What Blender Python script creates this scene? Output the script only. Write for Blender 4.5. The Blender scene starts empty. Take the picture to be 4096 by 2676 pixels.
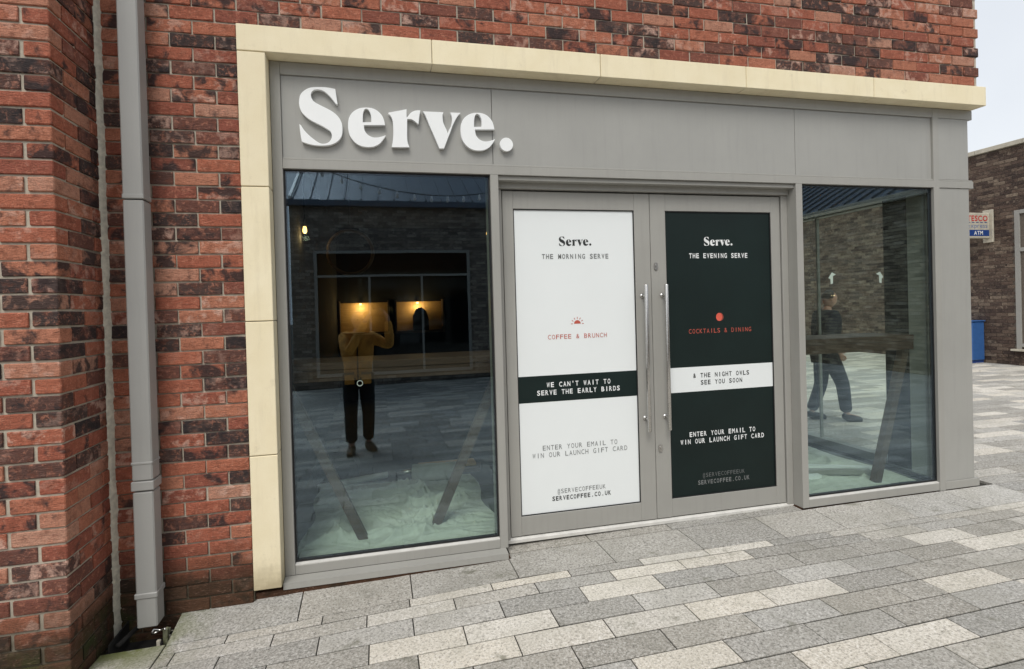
import bpy, bmesh, math, random
from mathutils import Vector, Matrix, noise
random.seed(7)
scene = bpy.context.scene
COL = scene.collection
R = math.radians

# ------------------------------------------------------------------ camera
CAM = Vector((0.7142, -3.1590, 1.5371))
YAW, PITCH, ROLL, FOC = 0.22397, -0.00846, -0.02808, 2110.58
PPX, PPY, PW, PH = -57.9, -88.3, 4096.0, 2676.0
FW = Vector((math.sin(YAW) * math.cos(PITCH), math.cos(YAW) * math.cos(PITCH), math.sin(PITCH)))
RT = Vector((math.cos(YAW), -math.sin(YAW), 0))
UP = RT.cross(FW)
R2 = RT * math.cos(ROLL) + UP * math.sin(ROLL)
U2 = -RT * math.sin(ROLL) + UP * math.cos(ROLL)
cd = bpy.data.cameras.new('camera')
cam = bpy.data.objects.new('camera', cd)
COL.objects.link(cam)
m = Matrix((R2, U2, -FW)).transposed().to_4x4()
m.translation = CAM
cam.matrix_world = m
cd.sensor_fit = 'HORIZONTAL'
cd.sensor_width = 36.0
cd.lens = 36.0 * FOC / PW
cd.shift_x = -PPX / PW
cd.shift_y = PPY / PW
cd.clip_start = 0.02
cd.clip_end = 400
scene.camera = cam

def project(p):                      # used only to rank pieces by how large they show
    d = Vector(p) - CAM
    z = d.dot(FW)
    if z < 0.1:
        return None
    return (PW / 2 + PPX + FOC * d.dot(R2) / z, PH / 2 + PPY - FOC * d.dot(U2) / z)

# ------------------------------------------------------------------ sky, sun, exposure
world = bpy.data.worlds.new('World')
scene.world = world
world.use_nodes = True
wn = world.node_tree
wn.nodes.clear()
SUN_EL, SUN_AZ = 52.0, 205.0         # azimuth clockwise from +Y
sky = wn.nodes.new('ShaderNodeTexSky')
sky.sky_type = 'NISHITA'
sky.sun_disc = False
sky.sun_elevation = R(SUN_EL)
sky.sun_rotation = R(SUN_AZ)
sky.dust_density = 4.0
sky.air_density = 1.2
tc = wn.nodes.new('ShaderNodeTexCoord')
cn = wn.nodes.new('ShaderNodeTexNoise')
cn.inputs['Scale'].default_value = 2.2
cn.inputs['Detail'].default_value = 4
cr = wn.nodes.new('ShaderNodeValToRGB')          # overcast cloud layer, uneven all round
cr.color_ramp.elements[0].position = 0.3
cr.color_ramp.elements[0].color = (5.8, 6.05, 6.4, 1)
cr.color_ramp.elements[1].position = 0.7
cr.color_ramp.elements[1].color = (7.2, 7.4, 7.65, 1)
mx = wn.nodes.new('ShaderNodeMix')
mx.data_type = 'RGBA'
mx.inputs['Factor'].default_value = 0.85
bg = wn.nodes.new('ShaderNodeBackground')
bg.inputs['Strength'].default_value = 0.1
wo = wn.nodes.new('ShaderNodeOutputWorld')
wn.links.new(tc.outputs['Generated'], cn.inputs['Vector'])
wn.links.new(cn.outputs['Fac'], cr.inputs['Fac'])
wn.links.new(sky.outputs['Color'], mx.inputs['A'])
wn.links.new(cr.outputs['Color'], mx.inputs['B'])
wn.links.new(mx.outputs['Result'], bg.inputs['Color'])
wn.links.new(bg.outputs['Background'], wo.inputs['Surface'])

sl = bpy.data.lights.new('sun', 'SUN')
sl.energy = 1.5
sl.angle = R(28)
sl.color = (1.0, 0.965, 0.91)
sun = bpy.data.objects.new('sun', sl)
COL.objects.link(sun)
az, el = R(SUN_AZ), R(SUN_EL)
sd = Vector((math.sin(az) * math.cos(el), math.cos(az) * math.cos(el), math.sin(el)))
sun.rotation_euler = (-sd).to_track_quat('-Z', 'Y').to_euler()
sun.location = sd * 30

scene.view_settings.view_transform = 'Standard'
scene.view_settings.look = 'None'
scene.view_settings.gamma = 1.0
scene.view_settings.use_curve_mapping = False
scene.view_settings.exposure = 0.52
scene.render.engine = 'CYCLES'
scene.cycles.use_denoising = True
scene.cycles.max_bounces = 8
scene.cycles.transparent_max_bounces = 12
scene.cycles.caustics_reflective = False
scene.cycles.caustics_refractive = False
scene.cycles.sample_clamp_indirect = 6.0

# ------------------------------------------------------------------ helpers
class MB:
    """collects shapes; build() links them as one mesh object"""
    def __init__(self):
        self.v, self.f, self.mi = [], [], []
        self.cur = 0
    def add(self, vs, fs):
        o = len(self.v)
        self.v += [tuple(a) for a in vs]
        for f in fs:
            self.f.append(tuple(i + o for i in f))
            self.mi.append(self.cur)
        return self
    def box(self, x0, x1, y0, y1, z0, z1, c=0.0):
        if c <= 0:
            vs = [(x, y, z) for x in (x0, x1) for y in (y0, y1) for z in (z0, z1)]
            self.add(vs, [(0, 1, 3, 2), (4, 6, 7, 5), (0, 4, 5, 1), (2, 3, 7, 6), (0, 2, 6, 4), (1, 5, 7, 3)])
            return self
        c = min(c, (x1 - x0) * .45, (y1 - y0) * .45, (z1 - z0) * .45)
        X, Y, Z = (x0, x1), (y0, y1), (z0, z1)
        vs, idx = [], {}
        for i in (0, 1):
            for j in (0, 1):
                for k in (0, 1):
                    p = (X[i], Y[j], Z[k])
                    s = (1 - 2 * i, 1 - 2 * j, 1 - 2 * k)
                    for a in range(3):
                        q = [p[b] + (0 if b == a else s[b] * c) for b in range(3)]
                        idx[(i, j, k, a)] = len(vs)
                        vs.append(q)
        fs = []
        for a in range(3):
            b, d = [t for t in range(3) if t != a]
            for s in (0, 1):
                def key(u, w):
                    t = [0, 0, 0]; t[a] = s; t[b] = u; t[d] = w
                    return idx[(t[0], t[1], t[2], a)]
                fs.append((key(0, 0), key(1, 0), key(1, 1), key(0, 1)))
            for u in (0, 1):
                for w in (0, 1):
                    t0 = [0, 0, 0]; t0[a] = 0; t0[b] = u; t0[d] = w
                    t1 = list(t0); t1[a] = 1
                    fs.append((idx[(*t0, b)], idx[(*t1, b)], idx[(*t1, d)], idx[(*t0, d)]))
        for i in (0, 1):
            for j in (0, 1):
                for k in (0, 1):
                    fs.append((idx[(i, j, k, 0)], idx[(i, j, k, 1)], idx[(i, j, k, 2)]))
        return self.add(vs, fs)
    def tube(self, pts, r, n=10, cap=True):
        pts = [Vector(p) for p in pts]
        rs = r if isinstance(r, (list, tuple)) else [r] * len(pts)
        rings = []
        for i, p in enumerate(pts):
            t = (pts[min(i + 1, len(pts) - 1)] - pts[max(i - 1, 0)]).normalized()
            a = t.cross(Vector((0, 0, 1)))
            if a.length < 1e-3:
                a = t.cross(Vector((1, 0, 0)))
            a.normalize()
            b = t.cross(a)
            rings.append([p + (a * math.cos(2 * math.pi * k / n) + b * math.sin(2 * math.pi * k / n)) * rs[i] for k in range(n)])
        vs = [q for rg in rings for q in rg]
        fs = []
        for i in range(len(pts) - 1):
            for k in range(n):
                fs.append((i * n + k, i * n + (k + 1) % n, (i + 1) * n + (k + 1) % n, (i + 1) * n + k))
        if cap:
            fs.append(tuple(range(n)))
            fs.append(tuple((len(pts) - 1) * n + k for k in range(n)))
        return self.add(vs, fs)
    def bar(self, p, q, w, h, up=(0, 0, 1)):
        p, q = Vector(p), Vector(q)
        t = (q - p).normalized()
        a = t.cross(Vector(up))
        if a.length < 1e-3:
            a = Vector((1, 0, 0))
        a.normalize()
        b = a.cross(t)
        vs = [e + a * (sx * w / 2) + b * (sy * h / 2) for e in (p, q) for sx, sy in ((-1, -1), (1, -1), (1, 1), (-1, 1))]
        return self.add(vs, [(0, 1, 2, 3), (7, 6, 5, 4), (0, 4, 5, 1), (1, 5, 6, 2), (2, 6, 7, 3), (3, 7, 4, 0)])
    def prism(self, poly, axis, a0, a1):
        n = len(poly)
        def P(u, v, w):
            return {'x': (w, u, v), 'y': (u, w, v), 'z': (u, v, w)}[axis]
        vs = [P(u, v, a0) for u, v in poly] + [P(u, v, a1) for u, v in poly]
        fs = [tuple(range(n)), tuple(range(2 * n - 1, n - 1, -1))]
        for i in range(n):
            fs.append((i, (i + 1) % n, n + (i + 1) % n, n + i))
        return self.add(vs, fs)
    def build(self, name, mat, parent=None, smooth=False, fix=True):
        me = bpy.data.meshes.new(name)
        me.from_pydata(self.v, [], self.f)
        mats = mat if isinstance(mat, (list, tuple)) else [mat]
        for mm in mats:
            me.materials.append(mm)
        if len(mats) > 1:
            me.polygons.foreach_set('material_index', self.mi)
        if fix:
            bm = bmesh.new(); bm.from_mesh(me)
            bmesh.ops.recalc_face_normals(bm, faces=bm.faces)
            bm.to_mesh(me); bm.free()
        if smooth:
            for p in me.polygons:
                p.use_smooth = True
        me.update()
        return link(name, me, parent)

def link(name, me, parent=None):
    o = bpy.data.objects.new(name, me)
    COL.objects.link(o)
    if parent is not None:
        o.parent = parent
    return o
def tag(o, label=None, cat=None, group=None, kind=None):
    if label: o['label'] = label
    if cat: o['category'] = cat
    if group: o['group'] = group
    if kind: o['kind'] = kind
    return o
def thing(name, label, cat, group=None, loc=(0, 0, 0), rz=0.0):
    o = bpy.data.objects.new(name, None)
    o.empty_display_size = 0.1
    COL.objects.link(o)
    o.location = loc
    o.rotation_euler = (0, 0, rz)
    return tag(o, label, cat, group)
def bx(name, mat, parent, x0, x1, y0, y1, z0, z1, c=0.0015):
    return MB().box(x0, x1, y0, y1, z0, z1, c).build(name, mat, parent)

# ------------------------------------------------------------------ materials
class NT:
    def __init__(self, name):
        self.m = bpy.data.materials.new(name)
        self.m.use_nodes = True
        self.t = self.m.node_tree
        self.t.nodes.clear()
        self.out = self.n('OutputMaterial')
    def n(self, kind, **kw):
        nd = self.t.nodes.new('ShaderNode' + kind)
        for k, v in kw.items():
            setattr(nd, k, v)
        return nd
    def l(self, a, b):
        self.t.links.new(a, b)
    def val(self, node, sock, v):
        s = node.inputs[sock]
        if hasattr(v, 'is_linked') or isinstance(v, bpy.types.NodeSocket):
            self.l(v, s)
        else:
            s.default_value = v
    def math(self, op, a, b=0.5, c=None):
        nd = self.n('Math', operation=op)
        self.val(nd, 0, a); self.val(nd, 1, b)
        if c is not None: self.val(nd, 2, c)
        return nd.outputs[0]
    def noise(self, scale, detail=3, vec=None, w=None, rough=0.55, dist=0.0):
        nd = self.n('TexNoise')
        if w is not None:
            nd.noise_dimensions = '4D'
            self.val(nd, 'W', w)
        nd.inputs['Scale'].default_value = scale
        nd.inputs['Detail'].default_value = detail
        nd.inputs['Roughness'].default_value = rough
        nd.inputs['Distortion'].default_value = dist
        if vec is not None: self.l(vec, nd.inputs['Vector'])
        return nd.outputs['Fac']
    def ramp(self, fac, stops, interp='LINEAR'):
        nd = self.n('ValToRGB')
        nd.color_ramp.interpolation = interp
        els = nd.color_ramp.elements
        while len(els) < len(stops): els.new(0.5)
        for e, (p, c) in zip(els, stops):
            e.position = p
            e.color = (*c, 1) if len(c) == 3 else c
        self.l(fac, nd.inputs['Fac'])
        return nd.outputs['Color']
    def rampf(self, fac, a, b):
        nd = self.n('MapRange')
        self.l(fac, nd.inputs['Value'])
        nd.inputs['From Min'].default_value = a
        nd.inputs['From Max'].default_value = b
        return nd.outputs['Result']
    def mix(self, fac, a, b, mode='MIX'):
        nd = self.n('Mix', data_type='RGBA', blend_type=mode)
        self.val(nd, 0, fac)
        for s, v in ((6, a), (7, b)):
            if isinstance(v, bpy.types.NodeSocket): self.l(v, nd.inputs[s])
            else: nd.inputs[s].default_value = (*v, 1) if len(v) == 3 else v
        return nd.outputs[2]
    def obj(self):
        return self.n('TexCoord').outputs['Object']
    def pos(self):
        return self.n('NewGeometry').outputs['Position']
    def rnd(self):
        a = self.n('ObjectInfo').outputs['Random']
        b = self.n('NewGeometry').outputs['Random Per Island']
        return self.math('FRACT', self.math('ADD', a, b))
    def bump(self, h, strength=0.3, dist=0.003):
        nd = self.n('Bump')
        nd.inputs['Strength'].default_value = strength
        nd.inputs['Distance'].default_value = dist
        self.l(h, nd.inputs['Height'])
        return nd.outputs['Normal']
    def done(self, col, rough=0.7, metal=0.0, spec=0.5, normal=None, em=None, ems=0.0):
        p = self.n('BsdfPrincipled')
        if isinstance(col, bpy.types.NodeSocket): self.l(col, p.inputs['Base Color'])
        else: p.inputs['Base Color'].default_value = (*col, 1)
        self.val(p, 'Roughness', rough)
        p.inputs['Metallic'].default_value = metal
        p.inputs['Specular IOR Level'].default_value = spec
        if normal is not None: self.l(normal, p.inputs['Normal'])
        if em:
            p.inputs['Emission Color'].default_value = (*em, 1)
            p.inputs['Emission Strength'].default_value = ems
        self.l(p.outputs[0], self.out.inputs['Surface'])
        return self.m

def plain(name, col, rough=0.6, metal=0.0, spec=0.5, nscale=14, namp=0.12, bump=0.0):
    t = NT(name)
    f = t.noise(nscale, 4, t.obj())
    c = t.mix(t.rampf(f, 0.3, 0.7), tuple(v * (1 - namp) for v in col), tuple(min(1, v * (1 + namp)) for v in col))
    nm = t.bump(t.noise(nscale * 12, 3, t.obj()), bump, 0.002) if bump else None
    return t.done(c, rough, metal, spec, nm)

def brick_mat(name, stops, dark, pale, damp=True, patch=0.55):
    t = NT(name)
    r = t.rnd()
    w = t.math('MULTIPLY', r, 173.0)
    r2 = t.math('FRACT', t.math('MULTIPLY', r, 17.31))
    r3 = t.math('FRACT', t.math('MULTIPLY', r, 61.7))
    o = t.obj()
    c = t.ramp(r, stops)
    # mottling of the clay
    n1 = t.noise(26, 5, o, w, 0.65)
    c = t.mix(t.math('MULTIPLY', t.rampf(n1, 0.50, 0.66), 0.6), c, tuple(v * 0.42 for v in stops[-3][1]))
    n1b = t.noise(38, 4, o, t.math('ADD', w, 9.0), 0.7, 0.8)
    c = t.mix(t.math('MULTIPLY', t.rampf(n1b, 0.53, 0.66), 0.5), c, tuple(min(1, v * 1.35 + .03) for v in stops[-2][1]))
    # pale creamy smears on some bricks
    n2 = t.noise(17, 4, o, t.math('ADD', w, 31.0), 0.6, 0.4)
    f2 = t.math('MULTIPLY', t.rampf(n2, 0.50, 0.60), t.rampf(r2, 0.50, 0.95))
    c = t.mix(t.math('MULTIPLY', f2, 0.75), c, pale)
    # burnt blue-black patches from the kiln
    n3 = t.noise(11, 4, o, t.math('ADD', w, 77.0), 0.6, 0.6)
    th = t.math('SUBTRACT', n3, t.math('MULTIPLY', t.rampf(r3, 0.35, 1.0), -0.24))
    f3 = t.rampf(th, 0.64, 0.76)
    c = t.mix(t.math('MULTIPLY', f3, patch + 0.35), c, dark)
    if damp:
        z = t.n('SeparateXYZ'); t.l(t.pos(), z.inputs[0])
        dz = t.math('ADD', z.outputs['Z'], t.math('MULTIPLY', t.noise(7, 3, t.pos()), -0.22))
        fd = t.rampf(dz, 0.20, -0.04)
        c = t.mix(t.math('MULTIPLY', fd, 0.88), c, (0.042, 0.028, 0.014))
        gn = t.math('MULTIPLY', t.rampf(dz, 0.0, -0.12), t.rampf(t.noise(9, 4, t.pos()), 0.42, 0.6))
        xm = t.rampf(z.outputs['X'], -0.45, -0.62)
        c = t.mix(t.math('MULTIPLY', t.math('MULTIPLY', gn, xm), 0.8), c, (0.035, 0.05, 0.012))
    # sand-faced skin with drag creases
    mp = t.n('Mapping'); t.l(o, mp.inputs[0]); mp.inputs['Scale'].default_value = (1, 1, 3.2)
    cre = t.noise(24, 4, mp.outputs[0], w, 0.65, 1.8)
    fine = t.noise(150, 3, o, None, 0.7)
    h = t.math('ADD', t.math('MULTIPLY', cre, 1.0), t.math('MULTIPLY', fine, 0.22))
    c = t.mix(t.math('MULTIPLY', t.rampf(fine, 0.48, 0.70), 0.45), c, (0.05, 0.03, 0.025))
    c = t.mix(t.math('MULTIPLY', t.rampf(cre, 0.58, 0.72), 0.30), c, pale)
    c = t.mix(t.math('MULTIPLY', t.rampf(cre, 0.42, 0.30), 0.45), c, dark)  # shade in the crease hollows, painted into the colour to back up the bump
    return t.done(c, 0.9, 0, 0.25, t.bump(h, 1.0, 0.010))

RED = [(0.0, (0.055, 0.040, 0.038)), (0.10, (0.085, 0.052, 0.045)), (0.20, (0.17, 0.070, 0.052)), (0.32, (0.29, 0.09, 0.060)),
       (0.50, (0.37, 0.115, 0.070)), (0.68, (0.43, 0.145, 0.085)), (0.86, (0.47, 0.19, 0.115)), (1.0, (0.50, 0.27, 0.19))]
M_BRICK = brick_mat('red_brick', RED, (0.030, 0.026, 0.028), (0.66, 0.42, 0.33))
BRN = [(0.0, (0.05, 0.036, 0.032)), (0.25, (0.085, 0.058, 0.048)), (0.5, (0.12, 0.082, 0.064)), (0.8, (0.17, 0.125, 0.095)), (1.0, (0.26, 0.205, 0.155))]
M_BRICK_BROWN = brick_mat('brown_brick', BRN, (0.04, 0.03, 0.028), (0.30, 0.24, 0.18), damp=False, patch=0.3)

def mortar_mat(name, col):
    t = NT(name)
    f = t.noise(30, 4, t.pos())
    c = t.mix(t.rampf(f, 0.3, 0.7), tuple(v * .72 for v in col), col)
    z = t.n('SeparateXYZ'); t.l(t.pos(), z.inputs[0])
    dz = t.math('ADD', z.outputs['Z'], t.math('MULTIPLY', f, -0.22))
    c = t.mix(t.math('MULTIPLY', t.rampf(dz, 0.20, -0.06), 0.88), c, (0.05, 0.04, 0.022))
    return t.done(c, 0.95, 0, 0.2, t.bump(t.noise(190, 3, t.pos()), 0.6, 0.003))
M_MORTAR = mortar_mat('mortar', (0.53, 0.475, 0.385))
M_MORTAR_DARK = mortar_mat('mortar_brown', (0.17, 0.145, 0.12))
GRB = [(0.0, (0.13, 0.11, 0.10)), (0.3, (0.21, 0.18, 0.155)), (0.6, (0.29, 0.25, 0.21)), (0.85, (0.36, 0.31, 0.26)), (1.0, (0.42, 0.37, 0.31))]
M_BRICK_GREY = brick_mat('grey_brown_brick', GRB, (0.10, 0.085, 0.08), (0.42, 0.37, 0.31), damp=False, patch=0.2)

def stone_mat():
    t = NT('cast_stone')
    r = t.rnd()
    n = t.noise(5, 5, t.pos(), None, 0.6)
    c = t.mix(t.rampf(n, 0.3, 0.72), (0.81, 0.715, 0.49), (0.88, 0.795, 0.58))
    c = t.mix(t.math('MULTIPLY', r, 0.35), c, (0.76, 0.68, 0.50))
    sp = t.noise(210, 2, t.pos())
    c = t.mix(t.math('MULTIPLY', t.rampf(sp, 0.58, 0.75), 0.25), c, (0.5, 0.42, 0.26))
    mp = t.n('Mapping'); t.l(t.pos(), mp.inputs[0]); mp.inputs['Scale'].default_value = (9, 9, 1.3)
    st = t.noise(1.0, 6, mp.outputs[0], None, 0.7)
    c = t.mix(t.math('MULTIPLY', t.rampf(st, 0.52, 0.72), 0.40), c, (0.60, 0.52, 0.36))
    bl = t.noise(11, 5, t.pos(), None, 0.7)
    c = t.mix(t.math('MULTIPLY', t.rampf(bl, 0.6, 0.74), 0.35), c, (0.50, 0.43, 0.30))
    z = t.n('SeparateXYZ'); t.l(t.pos(), z.inputs[0])
    c = t.mix(t.math('MULTIPLY', t.rampf(t.math('ADD', z.outputs['Z'], t.math('MULTIPLY', bl, -0.25)), 0.06, -0.12), 0.75), c, (0.33, 0.27, 0.16))
    return t.done(c, 0.88, 0, 0.25, t.bump(sp, 0.35, 0.0015))
M_STONE = stone_mat()

def granite_mat(name, base, pale, dark, speck=0.75):
    t = NT(name)
    r = t.rnd()
    r2 = t.math('FRACT', t.math('MULTIPLY', r, 37.7))
    p = t.pos()
    c = t.mix(r, tuple(v * 0.86 for v in base), tuple(v * 1.12 for v in base))
    c = t.mix(t.math('MULTIPLY', r2, 0.40), c, (base[0] * 1.14, base[1] * 1.05, base[2] * 0.90))
    s1 = t.noise(85, 4, p, None, 0.85)
    c = t.mix(t.math('MULTIPLY', t.rampf(s1, 0.53, 0.62), speck), c, dark)
    c = t.mix(t.math('MULTIPLY', t.rampf(s1, 0.47, 0.38), speck), c, pale)
    s2 = t.noise(60, 2, p)
    c = t.mix(t.math('MULTIPLY', t.rampf(s2, 0.57, 0.7), speck * 0.6), c, dark)
    # grime and faint algae
    g = t.noise(2.6, 6, p, None, 0.75)
    c = t.mix(t.math('MULTIPLY', t.rampf(g, 0.46, 0.68), 0.50), c, (base[0] * 0.64, base[1] * 0.635, base[2] * 0.58))
    d = t.noise(4.5, 4, p, None, 0.6, 0.5)
    c = t.mix(t.math('MULTIPLY', t.rampf(d, 0.635, 0.74), 0.65), c, (0.11, 0.11, 0.07))
    z = t.n('SeparateXYZ'); t.l(p, z.inputs[0])
    mo = t.math('MULTIPLY', t.rampf(z.outputs['X'], -0.15, -0.5), t.rampf(t.noise(6, 4, p, None, 0.6), 0.30, 0.50))
    mo = t.math('MULTIPLY', mo, t.rampf(z.outputs['Y'], -0.50, -0.22))
    c = t.mix(t.math('MULTIPLY', mo, 0.9), c, (0.115, 0.135, 0.03))
    return t.done(c, 0.78, 0, 0.35, t.bump(s1, 0.35, 0.002))
M_GRAN = [granite_mat('grey_granite', (0.365, 0.355, 0.330), (0.66, 0.65, 0.62), (0.075, 0.075, 0.07)),
          granite_mat('silver_granite', (0.45, 0.438, 0.408), (0.72, 0.71, 0.69), (0.10, 0.10, 0.095)),
          granite_mat('cream_granite', (0.615, 0.59, 0.535), (0.82, 0.80, 0.765), (0.16, 0.145, 0.125))]

def metal_mat(name, col, rough=0.42):
    t = NT(name)
    n = t.noise(2.3, 4, t.pos(), None, 0.6)
    c = t.mix(t.rampf(n, 0.25, 0.75), tuple(v * 0.94 for v in col), tuple(v * 1.05 for v in col))
    mp = t.n('Mapping'); t.l(t.pos(), mp.inputs[0]); mp.inputs['Scale'].default_value = (26, 26, 1.4)
    s = t.noise(1.0, 6, mp.outputs[0], None, 0.7)
    c = t.mix(t.math('MULTIPLY', t.rampf(s, 0.5, 0.78), 0.30), c, tuple(v * 0.72 for v in col))
    rr = t.math('ADD', rough - 0.06, t.math('MULTIPLY', n, 0.12))
    return t.done(c, rr, 0, 0.45, t.bump(t.noise(420, 2, t.pos()), 0.05, 0.0006))
M_FRAME = metal_mat('grey_coated_aluminium', (0.335, 0.330, 0.305))
M_PANEL = metal_mat('grey_panel_sheet', (0.345, 0.343, 0.322), 0.36)
M_PIPE = metal_mat('grey_downpipe_coating', (0.325, 0.325, 0.31), 0.4)
M_GASKET = plain('black_rubber', (0.012, 0.012, 0.013), 0.6)
M_STEEL = plain('brushed_steel', (0.56, 0.55, 0.53), 0.27, 1.0, namp=0.06, nscale=60)
M_ALU = plain('bare_aluminium', (0.72, 0.71, 0.68), 0.38, 0.6, namp=0.08)
M_DARKGLASS = plain('dark_shop_glass', (0.004, 0.0045, 0.005), 0.04, namp=0.1)
M_NOSING = plain('pale_trim_sky_glint', (0.62, 0.61, 0.575), 0.4, namp=0.1)  # threshold finish; on the window beads its paleness stands in for sky light
M_WHITE = plain('white_acrylic', (0.86, 0.88, 0.88), 0.35, namp=0.02, nscale=3)
M_FILM_W = plain('white_vinyl_film', (0.79, 0.825, 0.825), 0.32, namp=0.015, nscale=2)
M_FILM_K = plain('black_green_vinyl_film', (0.006, 0.0145, 0.0135), 0.45, spec=0.3, namp=0.2, nscale=2)
M_INK = plain('black_print', (0.02, 0.024, 0.024), 0.5)
M_INK_GREY = plain('grey_print', (0.18, 0.19, 0.19), 0.5)
M_INK_WHITE = plain('white_print', (0.80, 0.82, 0.82), 0.5)
M_INK_DIM = plain('dim_grey_print', (0.13, 0.14, 0.14), 0.5)
M_INK_RED = plain('terracotta_print', (0.48, 0.095, 0.065), 0.5)
M_INK_RED2 = plain('bright_terracotta_print', (0.66, 0.11, 0.07), 0.5)
M_SEAL = plain('grey_sealant', (0.66, 0.63, 0.52), 0.8, nscale=40, namp=0.2, bump=0.4)
M_DARK = plain('dark_void', (0.01, 0.009, 0.008), 0.9)
M_BED = plain('joint_sand', (0.03, 0.028, 0.022), 0.95, nscale=30, namp=0.4)
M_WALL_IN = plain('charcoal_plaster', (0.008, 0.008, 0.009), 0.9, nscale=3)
M_FLOOR_SHADED = plain('shaded_screed_floor', (0.02, 0.021, 0.022), 0.8, nscale=4, namp=0.3)  # same screed, with the dimness of the shop's depth put into the colour
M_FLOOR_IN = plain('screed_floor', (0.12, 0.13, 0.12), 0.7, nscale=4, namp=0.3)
M_SHEET = plain('cotton_dust_sheet', (0.62, 0.64, 0.58), 0.95, nscale=18, namp=0.1, bump=0.3)
M_ZINC = plain('blue_grey_zinc', (0.085, 0.115, 0.16), 0.42, 0.3, nscale=2, namp=0.12)
M_STONE_PALE = plain('pale_coping_stone', (0.50, 0.465, 0.38), 0.85, nscale=6, namp=0.14)
M_BLUE = plain('blue_powder_coat', (0.035, 0.115, 0.32), 0.45, namp=0.08)
M_BLUE_DK = plain('navy_print', (0.012, 0.05, 0.22), 0.5)
M_BULB = NT('lit_filament_glass').done((1, 0.75, 0.4), 0.4, em=(1.0, 0.50, 0.13), ems=5.0)
M_TAPE = plain('pale_masking_tape', (0.36, 0.44, 0.38), 0.8)

def wood_mat(name, a, b):
    t = NT(name)
    mp = t.n('Mapping'); t.l(t.obj(), mp.inputs[0]); mp.inputs['Scale'].default_value = (1.2, 14, 14)
    n = t.noise(4, 5, mp.outputs[0], None, 0.6, 0.6)
    return t.done(t.mix(t.rampf(n, 0.3, 0.7), a, b), 0.55, 0, 0.4, t.bump(n, 0.2, 0.002))
M_WOOD = wood_mat('stained_timber', (0.05, 0.028, 0.019), (0.095, 0.052, 0.034))
M_WOOD_DK = wood_mat('dark_timber', (0.07, 0.045, 0.03), (0.13, 0.085, 0.055))
M_PANELWOOD = wood_mat('warm_oak_panel', (0.42, 0.25, 0.10), (0.55, 0.35, 0.15))

def glass_mat(name, tint, f0, refl, graze=1.0):
    t = NT(name)
    lw = t.n('LayerWeight'); lw.inputs['Blend'].default_value = 0.5
    p5 = t.math('POWER', lw.outputs['Facing'], 4.0)
    fac = t.math('ADD', f0, t.math('MULTIPLY', p5, (1 - f0) * graze))
    tr = t.n('BsdfTransparent'); tr.inputs['Color'].default_value = (*tint, 1)
    gl = t.n('BsdfGlossy'); gl.inputs['Roughness'].default_value = 0.0
    gl.inputs['Color'].default_value = (*refl, 1)
    # slight float-glass distortion
    nm = t.bump(t.noise(1.3, 2, t.pos()), 0.02, 0.02)
    t.l(nm, gl.inputs['Normal'])
    ms = t.n('MixShader')
    t.l(fac, ms.inputs[0]); t.l(tr.outputs[0], ms.inputs[1]); t.l(gl.outputs[0], ms.inputs[2])
    t.l(ms.outputs[0], t.out.inputs['Surface'])
    return t.m
M_GLASS = glass_mat('tinted_glazing', (0.86, 0.92, 0.885), 0.105, (0.64, 0.81, 1.0))
M_GLASS_PLAIN = glass_mat('window_glazing', (0.80, 0.85, 0.84), 0.05, (0.9, 0.95, 1.0))
M_GLASS_SIDE = glass_mat('side_glazing', (0.975, 0.99, 0.98), 0.002, (0.9, 0.95, 1.0), 0.05)

# ------------------------------------------------------------------ ground level
def lerp_tab(x, tab):
    if x <= tab[0][0]: return tab[0][1]
    for (a, va), (b, vb) in zip(tab, tab[1:]):
        if x <= b:
            return va + (vb - va) * (x - a) / (b - a)
    return tab[-1][1]
def sstep(a, b, x):
    t = max(0.0, min(1.0, (x - a) / (b - a)))
    return t * t * (3 - 2 * t)
BX = [(-.9, -.052), (-.36, -.052), (.1, -.042), (.38, -.03), (.84, -.016), (1.47, .006), (2.2, .003), (3.1, -.010), (3.77, -.024), (4.6, -.02), (6, 0)]
WY = [(-1.1, 0), (-.7, .5), (-.3, .95), (-.21, 1.0), (0.0, .25), (.1, 0)]
def H(x, y):
    return (-.055 + .015 * max(-3.0, min(4.0, x)) + lerp_tab(x, BX) * lerp_tab(y, WY)
            - .16 * sstep(-1.6, -3.2, y))

def make_ground():
    xs = [-60, -20, -8, -4] + [-3 + i * .1 for i in range(0, 101)] + [8, 9, 11, 13, 15, 20, 40, 90]
    ys = [-90, -40, -20, -12, -9, -6, -4] + [-3.4 + i * .08 for i in range(0, 27)] + [-1.2, -1.1, -1.0, -.9, -.8, -.7, -.6, -.5, -.4, -.3, -.21, -.1, 0, .1, .2] + [.35, .7, 1.5, 3, 6, 12, 25, 60, 120]
    nx = len(xs)
    vs = [(x, y, H(x, y) - (.0048 if y < -.205 else .022)) for y in ys for x in xs]
    fs = [(j * nx + i, j * nx + i + 1, (j + 1) * nx + i + 1, (j + 1) * nx + i) for j in range(len(ys) - 1) for i in range(nx - 1)]
    # leave the drain pocket by the downpipe open: drop those vertices
    o = MB().add(vs, fs).build('ground', M_BED)
    for v in o.data.vertices:
        if -.63 < v.co.x < -.36 and -.21 < v.co.y < .05:
            v.co.z -= .14
    return tag(o, 'dark sandy bed under the paving reaching to the horizon', 'ground', kind='structure')
make_ground()

pavement = thing('pavement', 'grey and cream granite paving laid in rows along the shopfront', 'pavement')
pavement['kind'] = 'structure'

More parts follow.
